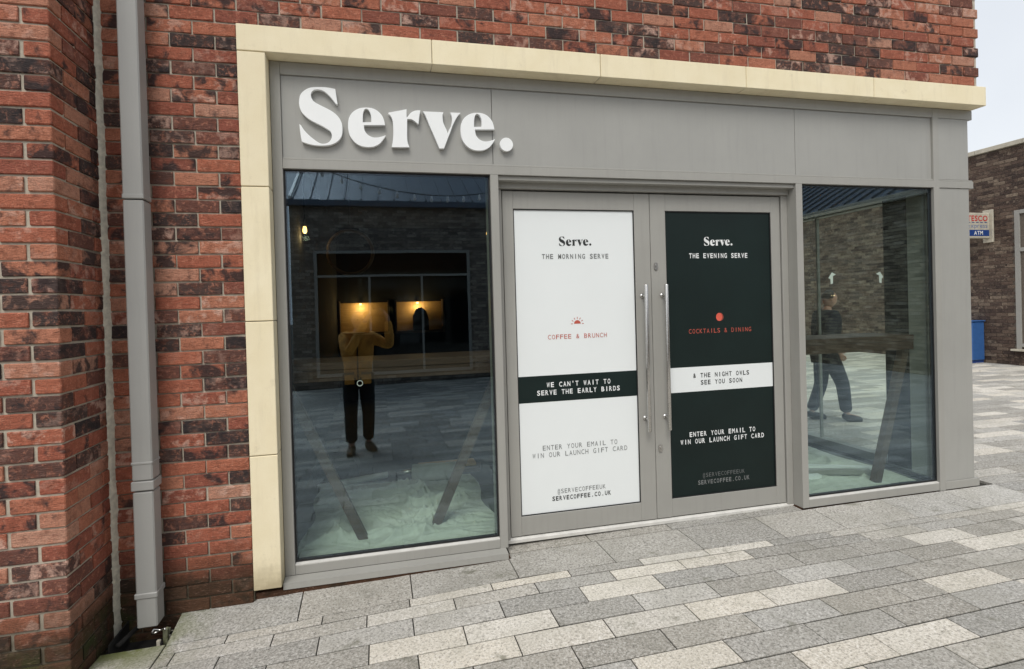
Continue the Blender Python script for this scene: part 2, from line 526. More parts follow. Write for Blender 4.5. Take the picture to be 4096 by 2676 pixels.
def paver_geo(mb, x0, x1, y0, y1, g=.0030, lift=0.0, ch=.0015):
    x0 += g; x1 -= g; y0 += .0046; y1 -= .0046
    o, t = [], []
    for (x, y, sx, sy) in ((x0, y0, 1, 1), (x1, y0, -1, 1), (x1, y1, -1, -1), (x0, y1, 1, -1)):
        z = H(x, y) + lift
        t.append((x + sx * ch, y + sy * ch, z))
        o.append((x, y, z - ch))
    b = [(p[0], p[1], p[2] - .035) for p in o]
    vs = t + o + b
    fs = [(0, 1, 2, 3)]
    for i in range(4):
        j = (i + 1) % 4
        fs.append((4 + i, 4 + j, j, i))
        fs.append((8 + i, 8 + j, 4 + j, 4 + i))
    mb.add(vs, fs)

PAV = []          # (x0,x1,y0,y1,colour)
CR, GY, LG = 2, 0, 1
rng = random.Random(11)
# wide slabs along the foot of the shopfront
slab_x = [-.372, .255, .86, 1.47, 2.08, 2.68, 3.285, 3.775, 4.38, 4.99, 5.52]
for a, b in zip(slab_x, slab_x[1:]):
    top = .012 if b < .2 else .10
    PAV.append((a, b, -.21, top, GY if a < 3.2 else LG))
PAV.append((-.665, -.372, -.862, -.195, LG))
PAV.append((-1.27, -.669, -.862, -.425, LG))
PAV.append((-1.87, -1.27, -.862, -.425, GY))
for a, b in ((1.492, 2.05), (2.05, 2.645), (2.645, 3.255), (3.255, 3.70)):
    PAV.append((a, b, .10, .232, GY))
over = {   # (row, piece start) -> colour, read off row by row
    1: [(-.08, LG), (.385, GY), (.84, CR), (1.30, CR), (1.765, GY), (2.22, CR), (2.67, CR), (3.13, GY), (3.59, LG), (4.05, LG), (4.5, LG), (4.95, CR)],
    2: [(-.30, LG), (.155, LG), (.615, CR), (1.075, LG), (1.537, GY), (1.995, CR), (2.44, CR), (2.9, GY), (3.35, GY), (3.765, LG), (4.21, LG), (4.65, GY), (5.1, CR)],
    3: [(-.07, GY), (.387, LG), (.846, LG), (1.305, GY), (1.76, CR), (2.21, GY), (2.67, GY), (3.12, GY), (3.56, GY), (3.98, CR), (4.42, GY), (4.87, LG)],
    4: [(.17, GY), (.63, CR), (1.085, CR), (1.54, GY), (2.0, LG), (2.445, GY), (2.895, LG), (3.35, GY), (3.77, GY), (4.2, CR), (4.65, CR)],
    5: [(.39, GY), (.85, CR), (1.31, CR), (1.765, CR), (2.215, CR), (2.66, CR), (3.1, GY), (3.55, GY), (4.0, LG), (4.45, GY)],
    6: [(.62, LG), (1.08, GY), (1.54, GY), (1.99, GY), (2.445, LG), (2.9, GY), (3.335, GY), (3.56, CR), (4.0, GY), (4.45, GY)],
    7: [(.85, LG), (1.31, GY), (1.76, CR), (2.22, GY), (2.66, GY), (3.1, GY), (3.55, LG), (4.0, CR)],
    8: [(1.08, GY), (1.54, CR), (2.0, GY), (2.45, CR), (2.88, CR), (3.325, GY), (3.78, GY)],
    9: [(1.3, CR), (1.76, GY), (2.22, CR), (2.67, GY), (3.1, LG), (3.55, GY)],
}
rows = [(-.287, -.21), (-.40, -.287), (-.555, -.40)]
y = -.555
while y > -9.3:
    rows.append((y - .1547, y)); y -= .1547
def rcol(x, yy):
    n = noise.noise((x * .55, yy * .9, 3.0))
    r = rng.random() + n * .45
    return CR if r > .66 else (LG if r > .38 else GY)
for i, (y0, y1) in enumerate(rows):
    k = i + 1
    spec = over.get(k, [])
    xl = -.372 if y0 > -.9 else -3.2
    if spec:
        for j, (a, c) in enumerate(spec):
            b = spec[j + 1][0] if j + 1 < len(spec) else a + .455
            PAV.append((a, b, y0, y1, c))
        x = spec[0][0]
        xr = spec[-1][0] + .455
    else:
        x = xr = .15 + (.2275 if k % 2 else 0) + rng.uniform(-.02, .02)
    while x > xl + .05:
        w = .455 + rng.uniform(-.004, .004)
        a = max(xl, x - w)
        PAV.append((a, x, y0, y1, rcol(a, y0))); x = a
    x = xr
    while x < 13.9:
        w = .455 * rng.choice((1, 1, 1, 1.5)) + rng.uniform(-.004, .004)
        PAV.append((x, min(13.98, x + w), y0, y1, rcol(x, y0))); x += w
# beyond the corner of the shop
y = -.21
k = 0
while y < 15.5:
    y1 = y + .1547
    x = 5.52 if y < .1 else 5.36
    x0 = x
    x += -.2275 if k % 2 else 0
    while x < 13.9:
        w = .455 * rng.choice((1, 1, 1, 1.5))
        PAV.append((max(x, x0), min(13.98, x + w), y, y1, rcol(x, y))); x += w
    y = y1; k += 1
# left of the pier there is paving too, in front of its face
ranked = []
for p in PAV:
    x0, x1, y0, y1, c = p
    if x1 - x0 < .02: continue
    q = [project((x, yy, H(x, yy))) for x, yy in ((x0, y0), (x1, y0), (x1, y1), (x0, y1))]
    area = 0.0
    if all(q):
        cx = sum(a for a, _ in q) / 4; cy = sum(b for _, b in q) / 4
        if -150 < cx < PW + 150 and -50 < cy < PH + 150:
            area = abs(sum(q[i][0] * q[(i + 1) % 4][1] - q[(i + 1) % 4][0] * q[i][1] for i in range(4))) / 2
    ranked.append((area, p))
ranked.sort(key=lambda t: -t[0])
rest = MB()
for i, (area, p) in enumerate(ranked):
    x0, x1, y0, y1, c = p
    lift = rng.uniform(-.0008, .0012)
    if i < 300 and area > 0:
        mb = MB(); paver_geo(mb, x0, x1, y0, y1, lift=lift)
        mb.build('paver', M_GRAN[c], pavement, fix=False)
    else:
        rest.cur = c
        paver_geo(rest, x0, x1, y0, y1, lift=lift)
tag(rest.build('paver_field', M_GRAN, pavement, fix=False), kind='stuff')

# ------------------------------------------------------------------ brickwork
BM = {}
def brick_mesh(w, var, mat, h=.065, d=.05):
    key = (round(w, 3), var, mat.name)
    if key in BM: return BM[key]
    rg = random.Random(int(w * 1000) * 31 + var)
    e = .004
    xs = [-w / 2, -w / 2 + e, -w * .2, w * .2, w / 2 - e, w / 2]
    zs = [-h / 2, -h / 2 + e, h / 2 - e, h / 2]
    vs = []
    for j, z in enumerate(zs):
        for i, x in enumerate(xs):
            rim = i in (0, 5) or j in (0, 3)
            yy = .0025 if rim else rg.uniform(-.0022, .0018)
            vs.append((x + (rg.uniform(-.0015, .0015) if not rim else 0), yy, z + (rg.uniform(-.0022, .0022) if not (i in (0, 5)) else rg.uniform(-.0015, .0015))))
    fs = []
    for j in range(3):
        for i in range(5):
            a = j * 6 + i
            fs.append((a, a + 1, a + 7, a + 6))
    n = len(vs)
    vs += [(-w / 2, d, -h / 2), (w / 2, d, -h / 2), (w / 2, d, h / 2), (-w / 2, d, h / 2)]
    fs.append((n, n + 1, 5, 4, 3, 2, 1, 0))
    fs.append((18, 19, 20, 21, 22, 23, n + 2, n + 3))
    fs.append((n + 3, n, 0, 6, 12, 18))
    fs.append((n + 1, n + 2, 23, 17, 11, 5))
    me = bpy.data.meshes.new('brick')
    me.from_pydata(vs, [], fs)
    BM[key] = me
    return me
def corner_mesh(var, w, dp, mat, h=.065):
    key = ('c', var, w, dp, mat.name)
    if key in BM: return BM[key]
    rg = random.Random(var * 77 + int(w * 1000))
    mb = MB().box(-w / 2, w / 2, 0, dp, -h / 2, h / 2, .0045)
    vs = [(a + rg.uniform(-.001, .001), b + rg.uniform(-.001, .001), c + rg.uniform(-.001, .001)) for a, b, c in mb.v]
    me = bpy.data.meshes.new('brick')
    me.from_pydata(vs, [], mb.f)
    bm = bmesh.new(); bm.from_mesh(me); bmesh.ops.recalc_face_normals(bm, faces=bm.faces); bm.to_mesh(me); bm.free()
    BM[key] = me
    return me

class BrickSet:
    """bricks of one wall; the 300 that show largest become objects, the rest one mesh"""
    def __init__(self, parent, mat, cap=300):
        self.items, self.parent, self.mat, self.cap = [], parent, mat, cap
    def put(self, pos, w, rz, corner=None):
        if w > .02: self.items.append((Vector(pos), w, rz, corner))
    def finish(self, seed=1, objects=True):
        rg = random.Random(seed)
        rk = []
        for it in self.items:
            p, w, rz, cn_ = it
            u = Vector((math.cos(rz), math.sin(rz), 0))
            nrm = Vector((math.sin(rz), -math.cos(rz), 0))
            a = project(p - u * w / 2 - Vector((0, 0, .032))); b = project(p + u * w / 2 + Vector((0, 0, .032)))
            ar = 0
            if a and b and nrm.dot(CAM - p) > 0 and max(a[0], b[0]) > 0 and min(a[0], b[0]) < PW and max(a[1], b[1]) > 0 and min(a[1], b[1]) < PH + 60:
                ar = abs((a[0] - b[0]) * (a[1] - b[1]))
            rk.append((ar, it))
        rk.sort(key=lambda t: -t[0])
        mb = MB()
        for i, (ar, (p, w, rz, cn_)) in enumerate(rk):
            u = Vector((math.cos(rz), math.sin(rz), 0)); nrm = Vector((math.sin(rz), -math.cos(rz), 0))
            q = p + u * rg.uniform(-.0015, .0015) + nrm * rg.uniform(-.0022, .0022) + Vector((0, 0, rg.uniform(-.0016, .0016)))
            var = rg.randrange(6)
            if objects and i < self.cap and ar > 0:
                me = corner_mesh(var, w, cn_, self.mat) if cn_ else brick_mesh(w, var, self.mat)
                if not me.materials: me.materials.append(self.mat)
                o = link('brick', me, self.parent)
                o.location = q
                o.rotation_euler = (rg.uniform(-.006, .006), rg.uniform(-.004, .004), rz + rg.uniform(-.005, .005))
            else:
                dp = cn_ or .05
                vs = [q + u * sx * w / 2 - nrm * yy + Vector((0, 0, sz * .0325)) for yy in (0, dp) for sx, sz in ((-1, -1), (1, -1), (1, 1), (-1, 1))]
                mb.add(vs, [(0, 1, 2, 3), (4, 0, 3, 7), (1, 5, 6, 2), (3, 2, 6, 7), (4, 5, 1, 0)])
        if mb.v:
            tag(mb.build('brick_field', self.mat, self.parent, fix=False), kind='stuff')

# --- the shop building: facade wall in red bricks
shop = thing('shop_building', 'red and burnt-black brick shop building around the grey shopfront', 'building')
core = MB()
YM = .0215
core.box(-.70, 0, YM, .30, -.4, 3.15)
core.box(-.70, 5.312, YM, .30, 3.15, 5.9)
core.box(5.07, 5.312, .30, 8.0, 2.395, 5.9)
core.box(5.07, 5.312, 2.25, 8.0, -.1, 2.395)
core.box(-.70, 5.07, 7.8, 8.0, -.1, 5.9)
core.box(-.70, 0.03, .30, 7.8, -.1, 5.9)
core.build('mortar_wall', M_MORTAR, shop)
bx('roof', M_ZINC, shop, -.72, 5.36, .0, 8.05, 5.9, 6.0, .01)
bs = BrickSet(shop, M_BRICK)
def course_run(bset, k, x0, x1, off, place, jt=.010, pitch=.225):
    """fills x0..x1 with bricks whose joints fall on off + n*pitch"""
    z = .075 * k + .0375
    n0 = math.floor((x0 - off) / pitch)
    a = off + n0 * pitch
    while a < x1 - .01:
        l, r = max(a + jt / 2, x0), min(a + pitch - jt / 2, x1)
        if r - l > .035:
            place((l + r) / 2, r - l, z)
        a += pitch
YF = .012
for k in range(-4, 42):
    course_run(bs, k, -.664, -.004, 0 if k % 2 else .1125, lambda c, w, z: bs.put((c, YF, z), w, 0))
for k in range(42, 78):
    course_run(bs, k, -.664, 5.324, 0 if k % 2 else .1125, lambda c, w, z: bs.put((c, YF, z), w, 0))
for k in range(-1, 78):
    ya = 2.25 if k < 32 else .13
    course_run(bs, k, ya, 8.0, 0 if k % 2 else .1125, lambda c, w, z: bs.put((5.324, c, z), w, math.pi / 2))
bs.finish(3)
# dark brick plinth below the stone jamb and the sill
bx('plinth', M_BRICK, shop, .002, 1.486, .035, .14, -.4, -.030, 0)
bx('plinth', M_BRICK, shop, 3.70, 5.30, .118, .2, -.4, .006, 0)

# --- the projecting pier on the left
pier = thing('brick_pier', 'projecting brick pier at the left edge with orange-red corner bricks', 'wall')
PXR, PYF = -.676, -.42
MB().box(-4.0, PXR - .009, PYF + .009, 8.0, -.4, 5.9).build('mortar_wall', M_MORTAR, pier)
ps = BrickSet(pier, M_BRICK)
for k in range(-4, 78):
    z = .075 * k + .0375 + .006
    if k % 2:
        ps.put((PXR - .1075, PYF, z), .215, 0, corner=.1025)         # stretcher on the front, header on the return
        course_run(ps, k, -4.0, PXR - .225, PXR - .225, lambda c, w, zz: ps.put((c, PYF, zz + .006), w, 0))
        ps.put((PXR, PYF + .1125 + .1075, z), .215, math.pi / 2)
        ps.put((PXR, PYF + .3375 + .035, z), .07, math.pi / 2)
    else:
        ps.put((PXR - .05125, PYF, z), .1025, 0, corner=.215)        # header on the front, stretcher on the return
        course_run(ps, k, -4.0, PXR - .1125, PXR - .1125, lambda c, w, zz: ps.put((c, PYF, zz + .006), w, 0))
        ps.put((PXR, PYF + .225 + .0915, z), .183, math.pi / 2)
ps.finish(5)
# uneven sealant bead in the corner between pier and facade
sv, sf = [], []
rg = random.Random(4)
zz = -.3
n = 0
while zz < 5.8:
    a = rg.uniform(-.003, .003); b = rg.uniform(-.0035, .0035)
    sv += [(PXR - .004, -.024 + a, zz), (PXR + .005 + a, -.021, zz), (PXR + .014 + b, .000, zz), (PXR + .020 + b, .018, zz)]
    if n:
        o = (n - 1) * 4
        for i in range(3): sf.append((o + i, o + i + 1, o + 5 + i, o + 4 + i))
    n += 1; zz += rg.uniform(.02, .05)
MB().add(sv, sf).build('sealant_bead', M_SEAL, pier, smooth=True)

# --- cast stone surround
sur = thing('stone_surround', 'cream cast stone surround framing the shopfront opening', 'surround')
for i in range(4):
    bx('jamb_stone', M_STONE, sur, 0.0, .1459, 0.0, .29, .75 * i + .0025 if i else 0.0, .75 * i + .7475, .003)
LJ = [-.0005, 1.0771, 2.1582, 3.2341, 4.3105, 5.3774]
for a, b in zip(LJ, LJ[1:]):
    bx('lintel_stone', M_STONE, sur, a + (.002 if a > 0 else 0), b - (.002 if b < 5.3 else 0), 0.0, .29, 3.0025, 3.1485, .003)
MB().box(.004, .142, .012, .28, .02, 3.0).box(.01, 5.36, .012, .28, 3.006, 3.144).build('pointing', M_MORTAR, sur)

# --- square downpipe with its collars and the drain pocket
dp = thing('downpipe', 'square grey metal downpipe between the pier and the stone surround', 'downpipe')
X0, X1, Y0, Y1 = -.5335, -.4345, -.124, -.024
MB().box(X0 + .002, X1 - .002, Y0 + .002, Y1 - .002, 2.147, 5.8, .006).build('pipe', M_PIPE, dp)
MB().box(X0 + .002, X1 - .002, Y0 + .002, Y1 - .002, .702, 2.141, .006).build('pipe', M_PIPE, dp)
MB().box(X0 + .002, X1 - .002, Y0 + .002, Y1 - .002, -.055, .645, .006).build('pipe', M_PIPE, dp)
for z0, z1, e in ((2.1465, 2.172, .0005), (.652, .700, .003), (.785, .80, .001), (.098, .126, .004)):
    MB().box(X0 - e, X1 + e, Y0 - e, Y1 + e, z0, z1, .004).build('collar', M_PIPE, dp)
for z0 in (2.02, .86):
    MB().box(-.5, -.468, Y1 - .006, .02, z0, z0 + .05, .002).build('wall_bracket', M_PIPE, dp)

dr = thing('drain_pocket', 'dark open drain pocket in the paving under the downpipe', 'drain')
MB().box(-.622, -.377, -.193, .018, -.24, -.19).box(-.63, -.622, -.195, .018, -.24, -.075).build('pocket', M_DARK, dr)
MB().tube([(-.43 + .03 * math.cos(a), -.128 + .018 * math.sin(a), -.075 + .006 * math.sin(3 * a)) for a in [i * math.pi / 6 for i in range(10)]], .005, 8).build('wire_loop', M_STEEL, dr, smooth=True)
rg = random.Random(2)
for i in range(9):
    x, yv = rg.uniform(-.44, -.385), rg.uniform(-.11, -.02)
    s = rg.uniform(.006, .014)
    MB().box(x - s, x + s, yv - s, yv + s * .6, -.19, -.15 + rg.uniform(0, .06), .003).build('gravel_chip', [M_GRAN[1], M_DARK, M_STONE_PALE][i % 3], dr)
MB().tube([(-.60, -.17, -.10), (-.56, -.05, -.085)], .012, 8).build('pipe_stub', M_DARK, dr, smooth=True)

# ------------------------------------------------------------------ shopfront
sf_ = thing('shopfront', 'grey aluminium shopfront with wide fascia and two tinted display windows', 'shopfront')
FY, FB = .10, .17
C2 = .002
bx('mullion', M_FRAME, sf_, .1485, .2043, FY, FB, .012, 2.998, C2)
bx('mullion', M_FRAME, sf_, 1.4339, 1.486, FY + .0004, .265, .009, 2.400, C2)
bx('mullion', M_FRAME, sf_, 3.7069, 3.7609, FY + .0004, .265, .009, 2.400, C2)
bx('mullion', M_FRAME, sf_, 4.9736, 5.0300, FY - .0022, FB, .004, 2.996, C2)
bx('head_rail', M_FRAME, sf_, .205, 5.374, FY + .0012, FB - .001, 2.9269, 2.999, C2)
bx('transom', M_FRAME, sf_, .205, 5.373, FY - .001, FB - .002, 2.3808, 2.4335, C2)
bx('transom_bead', M_FRAME, sf_, .205, 5.372, FY + .004, FB - .002, 2.434, 2.446, .002)
bx('bottom_rail', M_FRAME, sf_, .205, 1.4335, FY + .0012, FB, .012, .0665, C2)
bx('bottom_rail', M_FRAME, sf_, 3.7615, 4.973, FY + .0012, FB, .009, .0665, C2)
bx('bottom_rail', M_FRAME, sf_, 5.0305, 5.372, FY - .0035, FB, .010, .0715, C2)
for a, b in ((.2043, 1.4339), (3.7609, 4.9736)):
    MB().prism([(FY + .003, .067), (FB, .067), (FB, .0785), (.128, .0785), (FY + .003, .0705)], 'x', a + .001, b - .001).build('glazing_bead', M_NOSING, sf_)  # paler than the frame: sky caught on the sloped top, painted as colour
# fascia panels with fine shadow joints
for a, b in ((.2050, 1.4566), (1.4598, 3.7174), (3.7206, 4.973)):
    bx('fascia_panel', M_PANEL, sf_, a, b, FY + .014, FY + .03, 2.447, 2.926, .0012)
bx('corner_panel', M_PANEL, sf_, 5.0305, 5.3338, FY + .006, FB + .2, 2.447, 2.926, .0015)
bx('corner_panel', M_PANEL, sf_, 5.0305, 5.3338, FY + .006, FB + .2, .0722, 2.380, .0015)
MB().box(.21, 5.02, FY + .032, .16, 2.44, 2.93).build('fascia_backing', M_GASKET, sf_)
# glazing: gasket frame and pane
for a, b in ((.2043, 1.4339), (3.7609, 4.9736)):
    z0, z1, g = .0790, 2.3806, .010
    m_ = MB()
    for (p, q, r, s) in ((a, a + g, z0, z1), (b - g, b, z0, z1), (a + g, b - g, z1 - g, z1), (a + g, b - g, z0, z0 + g)):
        m_.box(p + .0005, q - .0005, .121, .150, r, s)
    m_.build('gasket', M_GASKET, sf_)
    MB().box(a + .002, b - .002, .124, .148, z0 + .001, z1 - .001).build('window_pane', M_GLASS, sf_)
# door recess lining
bx('door_head', M_FRAME, sf_, 1.4865, 3.7065, .172, .262, 2.312, 2.380, C2)
bx('door_head', M_FRAME, sf_, 1.4865, 3.7065, .118, .172, 2.352, 2.3795, C2)
bx('door_post', M_FRAME, sf_, 1.4865, 1.524, .19, .26, .012, 2.3115, C2)
bx('door_post', M_FRAME, sf_, 3.655, 3.7065, .19, .26, .012, 2.3115, C2)
MB().box(1.524, 1.5305, .222, .258, .02, 2.3105).box(3.649, 3.655, .222, .258, .02, 2.3105).box(1.5305, 3.649, .222, .258, 2.305, 2.3115).build('door_gasket', M_GASKET, sf_)
# sill under the left window
MB().prism([(.028, -.030), (.10, -.030), (.10, .0115), (.030, .0045)], 'x', .149, 1.468).build('sill', M_FRAME, sf_)
th = MB().prism([(.188, -.010), (.27, -.010), (.27, .019), (.206, .019), (.188, .009)], 'x', 1.4865, 3.7065).build('threshold', M_NOSING, sf_)

# ------------------------------------------------------------------ outlines of the sign letters
GS=[(0.5110,2.8530,1),(0.5220,2.7640,1),(0.5120,2.7660,1),(0.4810,2.8070),(0.4490,2.8350),(0.4270,2.8430),(0.4050,2.8440),(0.3850,2.8350),(0.3740,2.8170),(0.3760,2.7950),(0.3900,2.7720),(0.4240,2.7530),(0.4690,2.7320),(0.5040,2.7100),(0.5290,2.6830),(0.5430,2.6510),(0.5450,2.6170),(0.5400,2.5820),(0.5200,2.5500),(0.4830,2.5270),(0.4320,2.5170),(0.3770,2.5190),(0.3380,2.5280),(0.3160,2.5360,1),(0.3100,2.5770),(0.3050,2.6370,1),(0.3140,2.6300,1),(0.3300,2.6040),(0.3540,2.5770),(0.3830,2.5520),(0.4130,2.5320),(0.4380,2.5280),(0.4630,2.5370),(0.4790,2.5560),(0.4840,2.5770),(0.4780,2.6010),(0.4560,2.6180),(0.4210,2.6370),(0.3810,2.6560),(0.3470,2.6780),(0.3210,2.7060),(0.3090,2.7390),(0.3080,2.7730),(0.3160,2.8070),(0.3370,2.8320),(0.3700,2.8510),(0.4170,2.8580),(0.4630,2.8590)]
GE=[(0.7930,2.6550,1),(0.7870,2.6850),(0.7750,2.7130),(0.7490,2.7390),(0.7220,2.7510),(0.6900,2.7540),(0.6530,2.7490),(0.6230,2.7350),(0.5980,2.7120),(0.5830,2.6820),(0.5780,2.6480),(0.5790,2.6140),(0.5870,2.5820),(0.6050,2.5540),(0.6280,2.5340),(0.6570,2.5220),(0.6910,2.5190),(0.7240,2.5240),(0.7530,2.5390),(0.7740,2.5610),(0.7880,2.5810),(0.7950,2.5950,1),(0.7770,2.5870),(0.7490,2.5790),(0.7220,2.5780),(0.6980,2.5870),(0.6820,2.6010),(0.6720,2.6200),(0.6680,2.6490,1)]
GEI=[(0.6630,2.6650,1),(0.6640,2.7020),(0.6690,2.7290),(0.6770,2.7440),(0.6850,2.7470),(0.6950,2.7440),(0.7040,2.7330),(0.7120,2.7080),(0.7120,2.6680,1)]
GR=[(0.8150,2.7310,1),(0.8710,2.7440),(0.9230,2.7570,1),(0.9220,2.7070,1),(0.9310,2.7160),(0.9480,2.7370),(0.9680,2.7490),(0.9870,2.7540),(1.0060,2.7550,1),(0.9990,2.7180),(0.9920,2.6690,1),(0.9770,2.6820),(0.9620,2.6930),(0.9470,2.6990),(0.9260,2.6990,1),(0.9250,2.6930,1),(0.9220,2.5880),(0.9250,2.5530),(0.9340,2.5280,1),(0.8280,2.5240,1),(0.8350,2.5590),(0.8400,2.6030),(0.8410,2.6520),(0.8380,2.6860),(0.8280,2.7110),(0.8140,2.7250,1)]
GV=[(1.0210,2.7500,1),(1.1470,2.7510,1),(1.1410,2.7330),(1.1430,2.6940),(1.1510,2.6700),(1.1630,2.6440),(1.1690,2.6230,1),(1.1790,2.6460),(1.1910,2.6680),(1.1980,2.6930),(1.2000,2.7200),(1.1910,2.7520,1),(1.2540,2.7530,1),(1.2380,2.7370),(1.2190,2.7070),(1.2010,2.6690),(1.1840,2.6250),(1.1690,2.5900),(1.1450,2.5290,1),(1.1160,2.5280,1),(1.0980,2.5730),(1.0770,2.6240),(1.0570,2.6720),(1.0390,2.7190),(1.0290,2.7380)]
GE2 = [(p[0] + .6735, p[1] + .0055) + tuple(p[2:]) for p in GE]
GEI2 = [(p[0] + .6735, p[1] + .0055) + tuple(p[2:]) for p in GEI]
GD = [(1.542 + .0425 * math.cos(i * math.pi / 16), 2.570 + .0425 * math.sin(i * math.pi / 16), 1) for i in range(32)]
def smooth_outline(pts, sub=5):
    n = len(pts)
    out = []
    for i in range(n):
        p0, p1, p2, p3 = (Vector(pts[(i + d) % n][:2]) for d in (-1, 0, 1, 2))
        c1, c2 = len(pts[i]) > 2, len(pts[(i + 1) % n]) > 2
        t1 = (p2 - p1) if c1 else (p2 - p0) / 2
        t2 = (p2 - p1) if c2 else (p3 - p1) / 2
        if c1 and c2:
            out.append(p1); continue
        for s in range(sub):
            t = s / sub
            out.append(p1 * (2 * t**3 - 3 * t**2 + 1) + t1 * (t**3 - 2 * t**2 + t) + p2 * (-2 * t**3 + 3 * t**2) + t2 * (t**3 - t**2))
    return out
def eval_mesh(curve):
    o = bpy.data.objects.new('tmp', curve)
    COL.objects.link(o)
    dg = bpy.context.evaluated_depsgraph_get()
    me = bpy.data.meshes.new_from_object(o.evaluated_get(dg))
    bpy.data.objects.remove(o)
    bpy.data.curves.remove(curve)
    return me
def outline_mesh(loops, ext, bev=0.0):
    cu = bpy.data.curves.new('outline', 'CURVE')
    cu.dimensions = '2D'
    cu.fill_mode = 'BOTH'
    cu.extrude = ext
    cu.bevel_depth = bev
    for lp in loops:
        sp = cu.splines.new('POLY')
        sp.points.add(len(lp) - 1)
        for q, p in zip(sp.points, lp):
            q.co = (p[0], p[1], 0, 1)
        sp.use_cyclic_u = True
    return eval_mesh(cu)
LET = [('letter_s', [GS]), ('letter_e', [GE, GEI]), ('letter_r', [GR]), ('letter_v', [GV]), ('letter_e', [GE2, GEI2]), ('full_stop', [GD])]
LETLOOPS = [(n_, [smooth_outline(l) if n_ != 'full_stop' else [Vector(p[:2]) for p in l] for l in ls]) for n_, ls in LET]
sign = thing('shop_sign', 'large white raised letters reading Serve. on the grey fascia', 'sign')
for n_, loops in LETLOOPS:
    me = outline_mesh(loops, .0135)
    for v in me.vertices:
        x, y_, z = v.co
        v.co = (x, .0985 - z, y_)
    me.materials.append(M_WHITE)
    o = link('letter' if n_ != 'full_stop' else 'full_stop', me, sign)
    # stand-off studs
    cx = sum(p[0] for p in loops[0]) / len(loops[0]); 
st_pts = [(.345, 2.75), (.50, 2.62), (.62, 2.63), (.735, 2.535), (.88, 2.60), (.89, 2.71), (1.10, 2.68), (1.14, 2.58), (1.295, 2.63), (1.41, 2.54), (1.542, 2.57)]
mb = MB()
for x, z in st_pts: mb.tube([(x, .10, z), (x, .116, z)], .006, 8)
mb.build('fixing_studs', M_STEEL, sign)

# ------------------------------------------------------------------ lettering for the printed films
CH = {}
def char_mesh(ch, bold):
    key = (ch, bold)
    if key not in CH:
        cu = bpy.data.curves.new('glyph', 'FONT')
        cu.body = ch
        cu.align_x = 'CENTER'
        cu.size = 1.0
        cu.offset = .022 if bold else 0.0
        cu.resolution_u = 3
        me = eval_mesh(cu)
        vs = [tuple(v.co) for v in me.vertices]
        fs = [tuple(p.vertices) for p in me.polygons]
        CH[key] = (vs, fs)
    return CH[key]
_v, _f = char_mesh('H', False)
CAPH = max(v[1] for v in _v)
def text_line(name, s, xc, w, zb, h, y_, mat, parent, bold=False, mono=True, axis='x', fac=.74):
    """a line of print: mono = every character in an equal cell"""
    mb = MB()
    n = len(s)
    pitch = w / (n - .25) if mono else None
    sc = h / CAPH
    x = xc - w / 2 + (pitch * .375 if mono else 0)
    if not mono:
        ws = []
        for c in s:
            vs, _ = char_mesh(c, bold)
            ws.append((max(v[0] for v in vs) - min(v[0] for v in vs)) if vs else .3)
        tot = sum(ws) + .09 * (n - 1)
        k = w / tot
    for i, c in enumerate(s):
        vs, fs = char_mesh(c, bold)
        if mono:
            if vs:
                x0, x1 = min(v[0] for v in vs), max(v[0] for v in vs)
                mid = (x0 + x1) / 2
                kx = sc
                if (x1 - x0) * sc > pitch * fac or c in 'EFLTSRNABCDGHKOPUVXY': kx = pitch * fac / (x1 - x0)
                pts = [((v[0] - mid) * kx + x, v[1] * sc + zb) for v in vs]
            x += pitch
        else:
            if vs:
                x0 = min(v[0] for v in vs)
                pts = [((v[0] - x0) * k + x, v[1] * sc + zb) for v in vs]
            x += (ws[i] + .09) * k
        if vs:
            mb.add([(a, y_, b) if axis == 'x' else (y_, -a, b) for a, b in pts], fs)
    return mb.build(name, mat, parent, fix=False)
def small_logo(parent, xc, w, zb, h, y_, mat):
    mb = MB()
    sx = w / (1.585 - .305); sz = h / (2.859 - 2.519)
    for n_, loops in LETLOOPS:
        me = outline_mesh(loops, 0.0)
        mb.add([((v.co[0] - .945) * sx + xc, y_, (v.co[1] - 2.519) * sz + zb) for v in me.vertices], [tuple(p.vertices) for p in me.polygons])
        bpy.data.meshes.remove(me)
    return mb.build('logo_print', mat, parent, fix=False)

# ------------------------------------------------------------------ doors
DY, DB = .200, .255
def door(xl, xr, gl, gr, label):
    d = thing('glazed_door', label, 'door', loc=(0, 0, 0))
    zb, zt, pb, pt = .0265, 2.3035, .1523, 2.1866
    bx('stile', M_FRAME, d, xl, gl, DY, DB, zb, zt, C2)
    bx('stile', M_FRAME, d, gr, xr, DY, DB, zb, zt, C2)
    bx('top_rail', M_FRAME, d, gl, gr, DY + .0012, DB - .001, pt, zt - .001, C2)
    bx('bottom_rail', M_FRAME, d, gl, gr, DY + .0012, DB - .001, zb + .001, pb, C2)
    m_ = MB()
    g = .006
    for (p, q, r, s) in ((gl, gl + g, pb, pt), (gr - g, gr, pb, pt), (gl + g, gr - g, pt - g, pt), (gl + g, gr - g, pb, pb + g)):
        m_.box(p, q, DY + .006, DY + .02, r, s)
    m_.build('glazing_bead', M_GASKET, d)
    MB().box(gl + .001, gr - .001, DY + .014, DY + .036, pb + .001, pt - .001).build('door_pane', M_GLASS, d)
    return d
YP = DY + .0125
dl = door(1.5308, 2.5862, 1.6032, 2.4687, 'left door leaf covered by the white THE MORNING SERVE poster film')
dr_ = door(2.5902, 3.6478, 2.7075, 3.5723, 'right door leaf covered by the black THE EVENING SERVE poster film')
